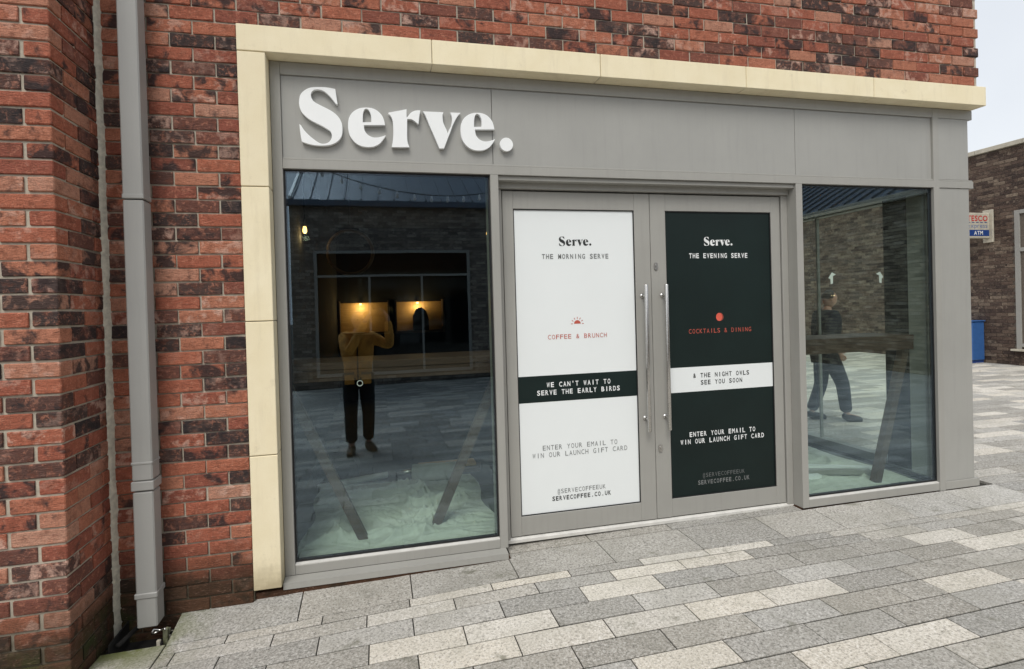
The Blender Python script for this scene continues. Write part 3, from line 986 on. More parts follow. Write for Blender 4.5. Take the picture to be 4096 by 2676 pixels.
def poster(d, gl, gr, base, band, texts, xc, logo_mat):
    e = .004
    f = MB().box(gl + e, gr - e, YP, YP + .001, .1523 + e, 2.1866 - e).build('poster_film', base, d)
    MB().box(gl + e, gr - e, YP - .0008, YP + .0002, .899, 1.0755).build('print_band', band, f)
    small_logo(f, xc, .233, 1.9425, .0635, YP - .001, logo_mat)
    for s, w, zb, h, mat, bold in texts:
        text_line('print_line', s, xc, w, zb, h, YP - .0016, mat, f, bold)
    return f
K, G, WH = M_INK, M_INK_GREY, M_INK_WHITE
fl = poster(dl, 1.6032, 2.4687, M_FILM_W, M_FILM_K, [
    ('THE MORNING SERVE', .478, 1.8565, .031, G, True), ('COFFEE & BRUNCH', .425, 1.3165, .030, M_INK_RED, False),
    ("WE CAN'T WAIT TO", .460, .9965, .031, WH, True), ('SERVE THE EARLY BIRDS', .597, .9455, .031, WH, True),
    ('ENTER YOUR EMAIL TO', .539, .575, .032, G, False), ('WIN OUR LAUNCH GIFT CARD', .685, .527, .032, G, False),
    ('@SERVECOFFEEUK', .348, .277, .029, G, False), ('SERVECOFFEE.CO.UK', .424, .231, .028, K, True)], 2.0355, K)
fr = poster(dr_, 2.7075, 3.5723, M_FILM_K, M_FILM_W, [
    ('THE EVENING SERVE', .478, 1.8545, .033, WH, True), ('COCKTAILS & DINING', .512, 1.315, .031, M_INK_RED, False),
    ('& THE NIGHT OWLS', .460, .997, .031, K, True), ('SEE YOU SOON', .341, .9455, .031, K, True),
    ('ENTER YOUR EMAIL TO', .541, .577, .032, WH, True), ('WIN OUR LAUNCH GIFT CARD', .687, .5265, .032, WH, True),
    ('@SERVECOFFEEUK', .346, .278, .029, M_INK_DIM, False), ('SERVECOFFEE.CO.UK', .424, .228, .029, G, True)], 3.135, WH)
# rising sun on the white film, full disc with crescent edge on the black one
mb = MB()
pts = [(2.0355 + .024 * math.cos(i * math.pi / 14), 1.4155 + .024 * math.sin(i * math.pi / 14)) for i in range(15)]
mb.add([(a, YP - .0012, b) for a, b in pts], [tuple(range(15))])
for a in range(7):
    t = math.pi * a / 6
    for (r0, r1) in ((.033, .046),):
        p = Vector((2.0355 + r0 * math.cos(t), YP - .0012, 1.4155 + r0 * math.sin(t))); q = Vector((2.0355 + r1 * math.cos(t), YP - .0012, 1.4155 + r1 * math.sin(t)))
        nrm = Vector((-math.sin(t), 0, math.cos(t))) * .0022
        mb.add([p - nrm, q - nrm, q + nrm, p + nrm], [(0, 1, 2, 3)])
mb.build('sun_print', M_INK_RED, fl, fix=False)
mb = MB().add([(3.128 + .026 * math.cos(i * math.pi / 14), YP - .0012, 1.4275 + .029 * math.sin(i * math.pi / 14)) for i in range(28)], [tuple(range(28))])
mb.build('moon_print', M_INK_RED2, fr, fix=False)
lo = [(3.135 + .026 * math.cos(t), 1.4275 + .029 * math.sin(t)) for t in [-math.pi / 2 + i * math.pi / 14 for i in range(15)]]
li = [(3.1325 + .0245 * math.cos(t), 1.4275 + .0285 * math.sin(t)) for t in [-math.pi / 2 + i * math.pi / 14 for i in range(15)]]
mb = MB()
mb.add([(a, YP - .0011, b) for a, b in lo] + [(a, YP - .0011, b) for a, b in li], [(i, i + 1, 16 + i, 15 + i) for i in range(14)])
mb.build('moon_edge_print', M_INK_RED, fr, fix=False)
# bar handles on stand-off posts, lock cylinders
for d, x in ((dl, 2.514), (dr_, 2.668)):
    h = MB().tube([(x, .140, .655), (x, .140, .66), (x, .140, 1.665), (x, .140, 1.670)], [.011, .0135, .0135, .011], 14).build('bar_handle', M_STEEL, d, smooth=True)
    for z in (.742, 1.593):
        MB().tube([(x, .140, z), (x, .199, z)], .009, 12).tube([(x, .194, z), (x, .1995, z)], .016, 14).build('fixing_post', M_STEEL, h, smooth=True)
for z0, z1 in ((1.772, 1.822), (.492, .548)):
    c_ = (z0 + z1) / 2
    l_ = MB().prism([(2.624 + .0135 * math.cos(t), c_ + (.012 if math.sin(t) > 0 else -.012) + .0135 * math.sin(t)) for t in [i * math.pi / 10 for i in range(20)]], 'y', .193, .1995).build('lock_plate', M_STEEL, dr_)
    MB().tube([(2.624, .1885, c_ + .008), (2.624, .194, c_ + .008)], .0085, 12).box(2.620, 2.628, .1895, .194, c_ - .019, c_).build('lock_cylinder', M_STEEL, l_)
MB().box(2.5864, 2.590, .232, .25, .03, 2.30).build('meeting_gasket', M_GASKET, dr_)

# ------------------------------------------------------------------ inside the shop
def struct(name, mat, *boxes):
    mb = MB()
    for b in boxes: mb.box(*b)
    return tag(mb.build(name, mat), kind='structure')
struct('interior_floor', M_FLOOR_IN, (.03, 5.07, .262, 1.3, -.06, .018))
struct('interior_floor_rear', M_FLOOR_SHADED, (.03, 5.07, 1.3, 7.8, -.06, .0178))  # floor split here so the rear carries painted shade
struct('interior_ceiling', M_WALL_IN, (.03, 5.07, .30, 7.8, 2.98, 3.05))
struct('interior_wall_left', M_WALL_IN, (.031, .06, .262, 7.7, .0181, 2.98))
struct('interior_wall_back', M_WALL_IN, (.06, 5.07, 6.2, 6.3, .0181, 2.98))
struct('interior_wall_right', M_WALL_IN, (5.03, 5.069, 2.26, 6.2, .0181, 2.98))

# side window in the return wall
sw = thing('side_window', 'grey framed side window at the right end of the shop interior', 'window')
for y0, y1 in ((.60, .64), (1.50, 1.518), (2.19, 2.245)):
    bx('mullion', M_FRAME, sw, 5.235, 5.268, y0, y1, .08, 2.38, C2)
bx('bottom_rail', M_FRAME, sw, 5.20, 5.30, .38, 2.245, .005, .08, C2)
bx('head_rail', M_FRAME, sw, 5.20, 5.30, .38, 2.245, 2.381, 2.393, C2)
bx('corner_lining', M_WALL_IN, sw, 5.05, 5.30, .375, .5995, .08, 2.38, C2)
for y0, y1 in ((.641, 1.499), (1.519, 2.189)):
    MB().box(5.24, 5.262, y0, y1, .081, 2.379).build('window_pane', M_GLASS_SIDE, sw)

# window bar tables with splayed legs
def bar_table(label, x0, x1, legs):
    t = thing('bar_table', label, 'table')
    bx('table_top', M_WOOD, t, x0, x1, .30, .72, 1.175, 1.222, .004)
    bx('apron', M_WOOD, t, x0 + .002, x1 - .002, .304, .33, 1.105, 1.174, .002)
    bx('apron', M_WOOD, t, x0 + .002, x1 - .002, .69, .716, 1.105, 1.174, .002)
    for p, q in legs:
        MB().bar(p, q, .06, .055, up=(0, 1, 0)).build('leg', M_WOOD_DK, t)
    return t
bar_table('long timber bar table behind the left display window', .08, 1.60,
          [((.12, .47, 1.104), (.585, .47, .02)), ((1.56, .53, 1.104), (1.065, .53, .02))])
bar_table('timber bar table behind the right display window', 2.70, 5.0,
          [((4.97, .37, 1.104), (4.655, .37, .02)), ((2.75, .37, 1.104), (3.10, .37, .02))])

def sheet(name, label, x0, x1, y0, y1, nx, ny, seed, amp=.05):
    mb = MB()
    vs, fs = [], []
    for j in range(ny + 1):
        for i in range(nx + 1):
            u, v = i / nx, j / ny
            x = x0 + (x1 - x0) * u; y_ = y0 + (y1 - y0) * v
            e1 = noise.noise((u * 3, seed, 0)) * .05; e2 = noise.noise((v * 3, seed, 5)) * .05
            x += e2 * (1 if u > .5 else -1) * abs(2 * u - 1); y_ += e1 * abs(2 * v - 1)
            wx, wy = noise.noise((x * 2.2, y_ * 2.2, seed)) * .35, noise.noise((x * 2.2, y_ * 2.2, seed + 9)) * .35
            r1 = 1 - abs(noise.noise(((x * .9 + y_ * .4 + wx * .6) * 1.5, (y_ - x * .25 + wy * .5) * 6.5, seed + 2)))
            r2 = 1 - abs(noise.noise(((x - wy) * 4, (y_ + x * .5 + wx) * 14, seed + 4)))
            hgt = amp * (max(0, r1 - .7) / .3) ** 3 + amp * .45 * (max(0, r2 - .78) / .22) ** 3 + .008 * (1 + noise.noise((x * 3, y_ * 3, seed)))
            hgt *= min(1, 6 * min(u, 1 - u) + .15) * min(1, 6 * min(v, 1 - v) + .15)
            vs.append((x, y_, .021 + hgt))
    for j in range(ny):
        for i in range(nx):
            a = j * (nx + 1) + i
            fs.append((a, a + 1, a + nx + 2, a + nx + 1))
    o = mb.add(vs, fs).build(name, M_SHEET, smooth=True, fix=False)
    return tag(o, label, 'dust sheet')
sheet('dust_sheet', 'crumpled pale dust sheet on the floor inside the left window', .20, 1.50, .28, 1.62, 170, 150, 3.3, .070)
sheet('dust_sheet', 'flat pale dust sheet on the floor inside the right window', 3.72, 5.0, .29, 1.9, 120, 150, 8.1, .03)
tag(MB().tube([(.18, 1.55, .05), (.76, 1.74, .05)], .028, 10).build('white_tube', M_WHITE, smooth=True), 'white tube lying across the floor behind the left window', 'tube')
tag(MB().tube([(.84, 1.74, .05), (1.10, 1.78, .05)], .03, 12).build('steel_tube', M_STEEL, smooth=True), 'short shiny steel tube on the floor behind the left window', 'tube')
for i, (p, q, w, mt, lb) in enumerate((((3.80, 1.05, .05), (4.92, .55, .05), .06, M_WHITE, 'longest pale trim length lying diagonally inside the right window'),
                                       ((3.82, .83, .06), (4.75, .50, .06), .05, M_FRAME, 'grey trim length lying diagonally inside the right window'),
                                       ((3.80, .62, .045), (4.30, .56, .045), .05, M_WHITE, 'shortest pale trim length nearest the glass of the right window'))):
    tag(MB().bar(p, q, w, .04).build('trim_length', mt), lb, 'trim', 'trim lengths on the floor')

# fitters' things left on the floor
bag = thing('tool_bag', 'dark canvas tool bag slumped on the floor at the left of the left window', 'bag')
MB().prism([(.13, .02), (.50, .02), (.52, .14), (.46, .27), (.36, .31), (.22, .29), (.12, .17)], 'y', 1.68, 1.92).build('bag_body', M_GASKET, bag)
MB().tube([(.22, 1.80, .29), (.25, 1.80, .37), (.34, 1.80, .40), (.42, 1.80, .37), (.44, 1.80, .28)], .012, 8).build('handle', M_WOOD_DK, bag, smooth=True)
lb_ = thing('board_stack', 'two offcut boards stacked on the floor at the right of the left window', 'boards')
MB().bar((1.02, 1.86, .045), (1.62, 1.72, .045), .20, .03).build('board', M_WOOD, lb_)
MB().bar((1.05, 1.80, .078), (1.58, 1.80, .078), .16, .025).build('board', M_PANELWOOD, lb_)
roll = thing('sheeting_roll', 'pale roll of sheeting leaning over behind the left window', 'roll')
MB().tube([(.98, 1.58, .09), (1.36, 1.50, .10)], [.075, .08], 14).build('rolled_sheet', M_SHEET, roll, smooth=True)

# lamps
def point(parent, loc, e, r=.03, col=(1, .66, .3)):
    l = bpy.data.lights.new('lamp_light', 'POINT')
    l.energy = e; l.shadow_soft_size = r; l.color = col
    o = bpy.data.objects.new('lamp_light', l)
    COL.objects.link(o); o.location = loc; o.parent = parent
    return o
def pendant(label, x, y_, z):
    t = thing('pendant_lamp', label, 'lamp', 'bare pendant bulbs in the shop')
    MB().tube([(x, y_, z + .09), (x, y_, 2.98)], .004, 6).build('cord', M_GASKET, t)
    MB().tube([(x, y_, z + .035), (x, y_, z + .095)], .016, 10).build('lamp_holder', M_STEEL, t)
    pr = [(.0, -.028), (.012, -.024), (.018, -.012), (.019, .0), (.017, .015), (.012, .034)]
    MB().tube([(x, y_, z + b) for a, b in pr], [max(a, .002) for a, b in pr], 12).build('bulb', M_BULB, t, smooth=True)
    point(t, (x, y_, z - .06), .7, .03)
pendant('lit bare bulb hanging at the upper left of the left window', .095, 1.9, 2.29)
pendant('lit bare bulb hanging at the upper right edge of the left window', 1.795, 1.9, 2.27)
rg_ = [(.485 + .205 * math.cos(t), 2.0, 2.10 + .205 * math.sin(t)) for t in [i * math.pi / 24 for i in range(49)]]
hp = thing('hoop_pendant', 'thin timber hoop hanging inside the left window', 'hoop')
MB().tube(rg_, .016, 8, cap=False).build('hoop', M_WOOD_DK, hp, smooth=True)
MB().tube([(.485, 2.0, 2.315), (.485, 2.0, 2.98)], .003, 6).build('cord', M_GASKET, hp)

def niche(label, xc, w, z0, z1, lx, shade):
    t = thing('lit_niche', label, 'shelf', 'warm lit wall niches')
    bx('back_panel', M_PANELWOOD, t, xc - w / 2, xc + w / 2, 6.185, 6.199, z0, z1, .002)
    bx('shelf', M_WOOD_DK, t, xc - w / 2, xc + w / 2, 5.98, 6.198, z0 - .04, z0 - .001, .002)
    bx('side_cheek', M_WOOD_DK, t, xc - w / 2 - .03, xc - w / 2 - .001, 5.98, 6.198, z0 - .04, z1 + .03, .002)
    bx('side_cheek', M_WOOD_DK, t, xc + w / 2 + .001, xc + w / 2 + .03, 5.98, 6.198, z0 - .04, z1 + .03, .002)
    MB().tube([(lx, 6.12, z1 - .04), (lx, 6.12, z1 - .01)], .02, 10).build('spot_lamp', M_BULB, t)
    point(t, (lx, 6.05, z1 - .09), 3.2, .03)
    if shade:
        MB().prism([(xc - .12, z0), (xc - .12, z0 + .25), (xc - .06, z0 + .37), (xc + .03, z0 + .40), (xc + .11, z0 + .33), (xc + .15, z0 + .2), (xc + .15, z0)], 'y', 6.02, 6.08).build('arched_ornament', M_GASKET, t)
niche('lit wall niche with plain oak back deep inside the left window', 0.50, .78, 1.19, 1.69, .44, False)
niche('lit wall niche with a dark arched ornament deep inside the left window', 1.43, .78, 1.19, 1.69, 1.40, True)

# marks stuck to the right pane
for sx, x in ((1, 3.995), (-1, 4.43)):
    mb = MB()
    pts = [(0, .0), (.035, .055), (.075, .035), (.045, .02), (.042, -.055), (.02, -.06), (.018, -.01)]
    if sx < 0: pts = [(.075 - a, b) for a, b in pts]
    mb.prism([(x + a * .85, 1.69 + b * .75) for a, b in pts], 'y', .1205, .1235)
    tag(mb.build('tape_mark', M_TAPE), 'left pale tape mark stuck to the right window' if sx > 0 else 'right pale tape mark stuck to the right window', 'tape')
mb = MB().tube([(.60 + .016 * math.cos(t), .1215, 1.107 + .016 * math.sin(t)) for t in [i * math.pi / 10 for i in range(21)]], .0022, 6, cap=False)
tag(mb.build('suction_ring', M_TAPE), 'small pale ring stuck to the left window pane', 'ring')

# ------------------------------------------------------------------ building across the side street
fb = thing('far_building', 'brown brick building with pale coping beyond the right corner', 'building')
FX = 14.0
MB().box(FX + .008, FX + 9, 2.5, 16, -.1, 4.68).build('mortar_wall', M_MORTAR_DARK, fb)
fbs = BrickSet(fb, M_BRICK_BROWN)
def far_place(c, w, z):
    if 2.9 < c < 5.36 and .34 < z < 3.3: return
    fbs.put((FX, c, z), w, -math.pi / 2)
for k in range(0, 62):
    course_run(fbs, k, 2.5, 16.0, 0 if k % 2 else .1125, far_place)
fbs.finish(9)
yy = 2.46
i = 0
while yy < 16:
    bx('coping_stone', M_STONE_PALE, fb, FX - .06, FX + .4, yy + .003, yy + .897, 4.68, 4.775, .004)
    yy += .9; i += 1
w_ = bx('window', M_FRAME, fb, FX - .02, FX + .06, 5.26, 5.352, .352, 3.30, .003)
bx('frame', M_FRAME, w_, FX - .02, FX + .06, 2.9, 5.259, 3.22, 3.30, .003)
bx('frame', M_FRAME, w_, FX - .02, FX + .06, 2.9, 5.259, 2.42, 2.50, .003)
bx('frame', M_FRAME, w_, FX - .02, FX + .06, 2.9, 5.259, .40, .47, .003)
bx('frame', M_FRAME, w_, FX - .015, FX + .06, 4.0, 4.06, .40, 3.30, .003)
bx('sill', M_STONE_PALE, w_, FX - .09, FX + .05, 2.85, 5.42, .31, .351, .004)
MB().box(FX + .012, FX + .03, 2.9, 5.26, .40, 3.25).build('pane', M_GLASS_PLAIN, w_)

# projecting cash machine sign on that wall
ts = thing('projecting_sign', 'projecting TESCO express ATM sign on the far brown brick wall', 'sign')
bx('wall_plate', M_STONE_PALE, ts, FX - .05, FX - .004, 5.735, 5.93, 2.68, 3.40, .006)
bx('sign_box', M_STONE_PALE, ts, 13.22, FX - .05, 5.79, 5.89, 2.77, 3.33, .012)
SYF = 5.789
text_line('red_wording', 'TESCO', 13.60, .58, 3.15, .115, SYF - .001, plain('sign_red', (0.55, 0.03, 0.03), 0.5), ts, bold=True, mono=False)
mb = MB()
for q in range(5): mb.prism([(13.33 + q * .12, 3.11), (13.40 + q * .12, 3.11), (13.385 + q * .12, 3.125), (13.315 + q * .12, 3.125)], 'y', SYF - .002, SYF + .0005)
mb.build('blue_dashes', M_BLUE_DK, ts)
text_line('blue_wording', 'express', 13.60, .56, 3.00, .095, SYF - .001, plain('sign_blue_grey', (0.13, 0.19, 0.36), 0.5), ts, mono=False)
MB().box(13.26, 13.93, SYF - .002, SYF + .0005, 2.82, 2.955).build('blue_band', M_BLUE_DK, ts)
text_line('white_wording', 'ATM', 13.62, .25, 2.848, .08, SYF - .0035, M_INK_WHITE, ts, bold=True, mono=False)
# blue cash machine housing below it
cm = thing('cash_machine', 'blue metal cash machine housing at the foot of the far wall', 'cash machine')
MB().box(13.62, 13.985, 5.955, 7.0, .06, .93, .02).build('housing', M_BLUE, cm)
MB().box(13.64, 13.985, 5.985, 6.98, .004, .0595).build('plinth', M_BLUE_DK, cm)
MB().box(13.60, 13.99, 5.935, 7.02, .9305, .955, .006).build('lid', M_BLUE, cm)

# ------------------------------------------------------------------ buildings behind the viewpoint, seen in the panes
op = thing('courtyard_building', 'dark brick building with zinc roof reflected in the left window', 'building')
OY = -9.5
MB().box(-1.2, 8.0, OY - 7, OY - .01, -.3, 4.05).build('mortar_wall', M_MORTAR_DARK, op)
obs = BrickSet(op, M_BRICK_GREY)
def op_place(c, w, z):
    if -.70 < -c < 2.98 and .02 < z < 3.0: return
    obs.put((-c, OY, z), w, math.pi)
for k in range(-3, 54):
    course_run(obs, k, -8.0, 1.2, 0 if k % 2 else .1125, op_place)
obs.finish(12, objects=False)
bx('eaves_gutter', M_ZINC, op, -1.3, 8.1, OY - .01, OY + .14, 4.02, 4.16, .01)
roof = MB().prism([(OY + .12, 4.165), (OY - 3.6, 6.3), (OY - 7, 4.165)], 'x', -1.12, 8.05).build('roof', M_ZINC, op)
for q in range(25):
    x = -1.10 + q * .38
    MB().bar((x, OY + .13, 4.185), (x, OY - 3.6, 6.325), .022, .045, up=(0, 0, 1)).build('standing_seam', M_ZINC, roof)
MB().bar((-1.16, OY + .13, 4.19), (-1.16, OY - 3.6, 6.33), .06, .10).build('verge_trim', M_WHITE, roof)
ow = bx('window', M_DARKGLASS, op, -.70, 2.98, OY - .02, OY + .002, .03, 2.99, 0)
for (a, b, c, d) in ((-.70, -.63, .03, 2.99), (2.91, 2.98, .03, 2.99), (.53, .58, .10, 2.38), (1.77, 1.82, .10, 2.38), (-.63, 2.91, 2.92, 2.99), (-.63, 2.91, 2.36, 2.41), (-.63, 2.91, .03, .10)):
    bx('frame', M_FRAME, ow, a, b, OY - .015, OY + .03, c, d, .002)

ob = thing('zinc_roof_building', 'buff brick building with seamed zinc roof reflected in the right window', 'building')
BXX = 12.1
MB().box(BXX + .01, BXX + 6, -15, -4.5, -.3, 3.7).build('mortar_wall', M_MORTAR_DARK, ob)
BUF = brick_mat('buff_brick', [(0.0, (0.13, 0.10, 0.07)), (0.3, (0.34, 0.275, 0.18)), (0.6, (0.46, 0.385, 0.26)), (0.85, (0.56, 0.47, 0.33)), (1.0, (0.62, 0.54, 0.41))], (0.09, 0.07, 0.055), (0.4, 0.35, 0.26), damp=False, patch=0.1)
bbs = BrickSet(ob, BUF)
for k in range(-3, 49):
    course_run(bbs, k, -15, -4.5, 0 if k % 2 else .1125, lambda c, w, z: bbs.put((BXX, c, z), w, -math.pi / 2))
bbs.finish(14, objects=False)
bx('eaves_gutter', M_STONE_PALE, ob, BXX - .15, BXX + .02, -15, -4.4, 3.68, 3.82, .01)
rb = MB().prism([(BXX - .12, 3.825), (BXX + 3.2, 5.7), (BXX + 6, 3.825)], 'y', -15, -4.45).build('roof', M_ZINC, ob)
for q in range(28):
    y_ = -14.95 + q * .38
    MB().bar((BXX - .13, y_, 3.845), (BXX + 3.2, y_, 5.72), .022, .045).build('standing_seam', M_ZINC, rb)

# festoon lights strung over the courtyard
fes = thing('festoon_lights', 'unlit festoon bulbs on a cable reflected in the left window', 'string lights')
pts = []
for i in range(25):
    t = i / 24
    pts.append(Vector((-2 + 7.5 * t, -5.6 - 1.5 * t, 4.75 - 1.1 * math.sin(math.pi * t))))
MB().tube(pts, .008, 6).build('cable', M_GASKET, fes)
for i in range(1, 24):
    p = pts[i]
    MB().tube([p + Vector((0, 0, -.01)), p + Vector((0, 0, -.05)), p + Vector((0, 0, -.09)), p + Vector((0, 0, -.12))], [.016, .02, .034, .012], 10).build('bulb', M_WHITE, fes, smooth=True)

# ------------------------------------------------------------------ people
M_SKIN = plain('skin', (0.46, 0.27, 0.19), 0.55, nscale=30, namp=0.08)
M_HAIR = plain('dark_hair', (0.025, 0.018, 0.014), 0.6, nscale=60, namp=0.3)
M_JACKET = plain('mustard_canvas', (0.66, 0.31, 0.055), 0.85, nscale=9, namp=0.35, bump=0.6)
M_TROUSER = plain('black_trouser_cloth', (0.012, 0.012, 0.014), 0.9, nscale=25, namp=0.2, bump=0.3)
M_BOOT = plain('brown_boot_leather', (0.17, 0.115, 0.06), 0.6)
M_NAVY = plain('navy_coat_cloth', (0.012, 0.015, 0.024), 0.9, nscale=25, namp=0.2, bump=0.3)
M_SHOE = plain('dark_shoe_leather', (0.015, 0.016, 0.02), 0.5)

def skin_mesh(name, verts, edges, rad, mat, parent, sub=2, root=0):
    me = bpy.data.meshes.new(name)
    me.from_pydata([tuple(v) for v in verts], edges, [])
    o = bpy.data.objects.new(name, me)
    COL.objects.link(o)
    sk = o.modifiers.new('skin', 'SKIN'); sk.use_smooth_shade = True
    for i, r in enumerate(rad):
        me.skin_vertices[0].data[i].radius = (r, r) if not isinstance(r, tuple) else r
        me.skin_vertices[0].data[i].use_root = (i == root)
    sb = o.modifiers.new('sub', 'SUBSURF'); sb.levels = sub; sb.render_levels = sub
    dg = bpy.context.evaluated_depsgraph_get()
    m2 = bpy.data.meshes.new_from_object(o.evaluated_get(dg))
    bpy.data.objects.remove(o); bpy.data.meshes.remove(me)
    m2.materials.clear(); m2.materials.append(mat)
    for p in m2.polygons: p.use_smooth = True
    if parent is None: return m2
    return link(name, m2, parent)

def chain(V, E, Rr, start, pts):
    i = start
    for p, r in pts:
        V.append(Vector(p)); Rr.append(r); E.append((i, len(V) - 1)); i = len(V) - 1
    return i

def head_mesh(mb, c, yaw, tilt):
    """oval head with brow, nose, chin and ears about centre c; faces +y before yaw"""
    rot = Matrix.Rotation(yaw, 3, 'Z') @ Matrix.Rotation(tilt, 3, 'X')
    bm = bmesh.new()
    bmesh.ops.create_icosphere(bm, subdivisions=3, radius=1)
    for v in bm.verts:
        x, y_, z = v.co
        sx = .076 * (1 - .22 * max(0, -z) ** 1.2)
        sy = .096 * (1 - .12 * max(0, -z))
        X, Y, Z = x * sx, y_ * sy, z * .118
        if y_ > .5:
            front = (y_ - .5) * 2
            Y += .006 * front * math.exp(-((z - .28) / .12) ** 2)               # brow
            Y -= .010 * front * math.exp(-((z - .08) / .10) ** 2) * min(1, abs(x) * 4) * math.exp(-((abs(x) - .38) / .2) ** 2)   # eye sockets
            Y += .024 * front * math.exp(-(x / .16) ** 2) * math.exp(-((z + .18) / .17) ** 2)    # nose
            Y += .006 * front * math.exp(-(x / .3) ** 2) * math.exp(-((z + .52) / .07) ** 2)     # lips
            Y += .010 * front * math.exp(-(x / .35) ** 2) * math.exp(-((z + .85) / .15) ** 2)    # chin
        v.co = rot @ Vector((X, Y, Z)) + Vector(c)
    bm.verts.ensure_lookup_table()
    mb.add([v.co[:] for v in bm.verts], [tuple(v.index for v in f.verts) for f in bm.faces])
    bm.free()
    for s in (-1, 1):                                                                           # ears
        bm = bmesh.new(); bmesh.ops.create_icosphere(bm, subdivisions=1, radius=1)
        bm.verts.ensure_lookup_table()
        mb.add([(rot @ Vector((s * .077 + v.co.x * .008, -.008 + v.co.y * .02, -.005 + v.co.z * .032)) + Vector(c))[:] for v in bm.verts], [tuple(v.index for v in f.verts) for f in bm.faces])
        bm.free()
    return rot

def hair_mesh(c, rot, mat, parent):
    bm = bmesh.new()
    bmesh.ops.create_icosphere(bm, subdivisions=3, radius=1)
    dele = [v for v in bm.verts if (v.co.z < -.25 and v.co.y < .3) or (v.co.y > .25 and v.co.z < .62) or v.co.z < -.35]
    bmesh.ops.delete(bm, geom=dele, context='VERTS')
    for v in bm.verts:
        n = noise.noise(v.co * 5) * .05
        v.co = rot @ Vector((v.co.x * .084 * (1 + n), v.co.y * .104 * (1 + n) - .004, v.co.z * .128 * (1 + n))) + Vector(c)
    me = bpy.data.meshes.new('hair'); bm.to_mesh(me); bm.free()
    me.materials.append(mat)
    for p in me.polygons: p.use_smooth = True
    return link('hair', me, parent)

def hand(V, E, Rr, wrist_i, d, palm_n, thumb_side, curl):
    """palm and five fingers growing from the wrist vertex"""
    w = V[wrist_i].copy()
    d = Vector(d).normalized(); n = Vector(palm_n).normalized(); s = d.cross(n).normalized() * thumb_side
    V.append(w + d * .045); Rr.append((.030, .016)); E.append((wrist_i, len(V) - 1)); palm = len(V) - 1
    for k, (off, ln) in enumerate(((.030, .072), (.010, .080), (-.011, .074), (-.030, .058))):
        a = w + d * .085 + s * off
        V.append(a); Rr.append(.0105); E.append((palm, len(V) - 1)); j = len(V) - 1
        dirn = d.copy(); p = a.copy()
        for q, fr_ in enumerate((.42, .33, .25)):
            ang = curl * (q + .4)
            dd = (d * math.cos(ang) + n * math.sin(ang)).normalized()
            p = p + dd * ln * fr_
            V.append(p.copy()); Rr.append(.0088 - q * .0008); E.append((j, len(V) - 1)); j = len(V) - 1
    p = w + d * .03 + s * .03
    V.append(p); Rr.append(.012); E.append((palm, len(V) - 1)); j = len(V) - 1
    for q in range(2):
        p = p + (d * .6 + s * .55 + n * (.25 + .4 * q)).normalized() * .032
        V.append(p.copy()); Rr.append(.0098); E.append((j, len(V) - 1)); j = len(V) - 1

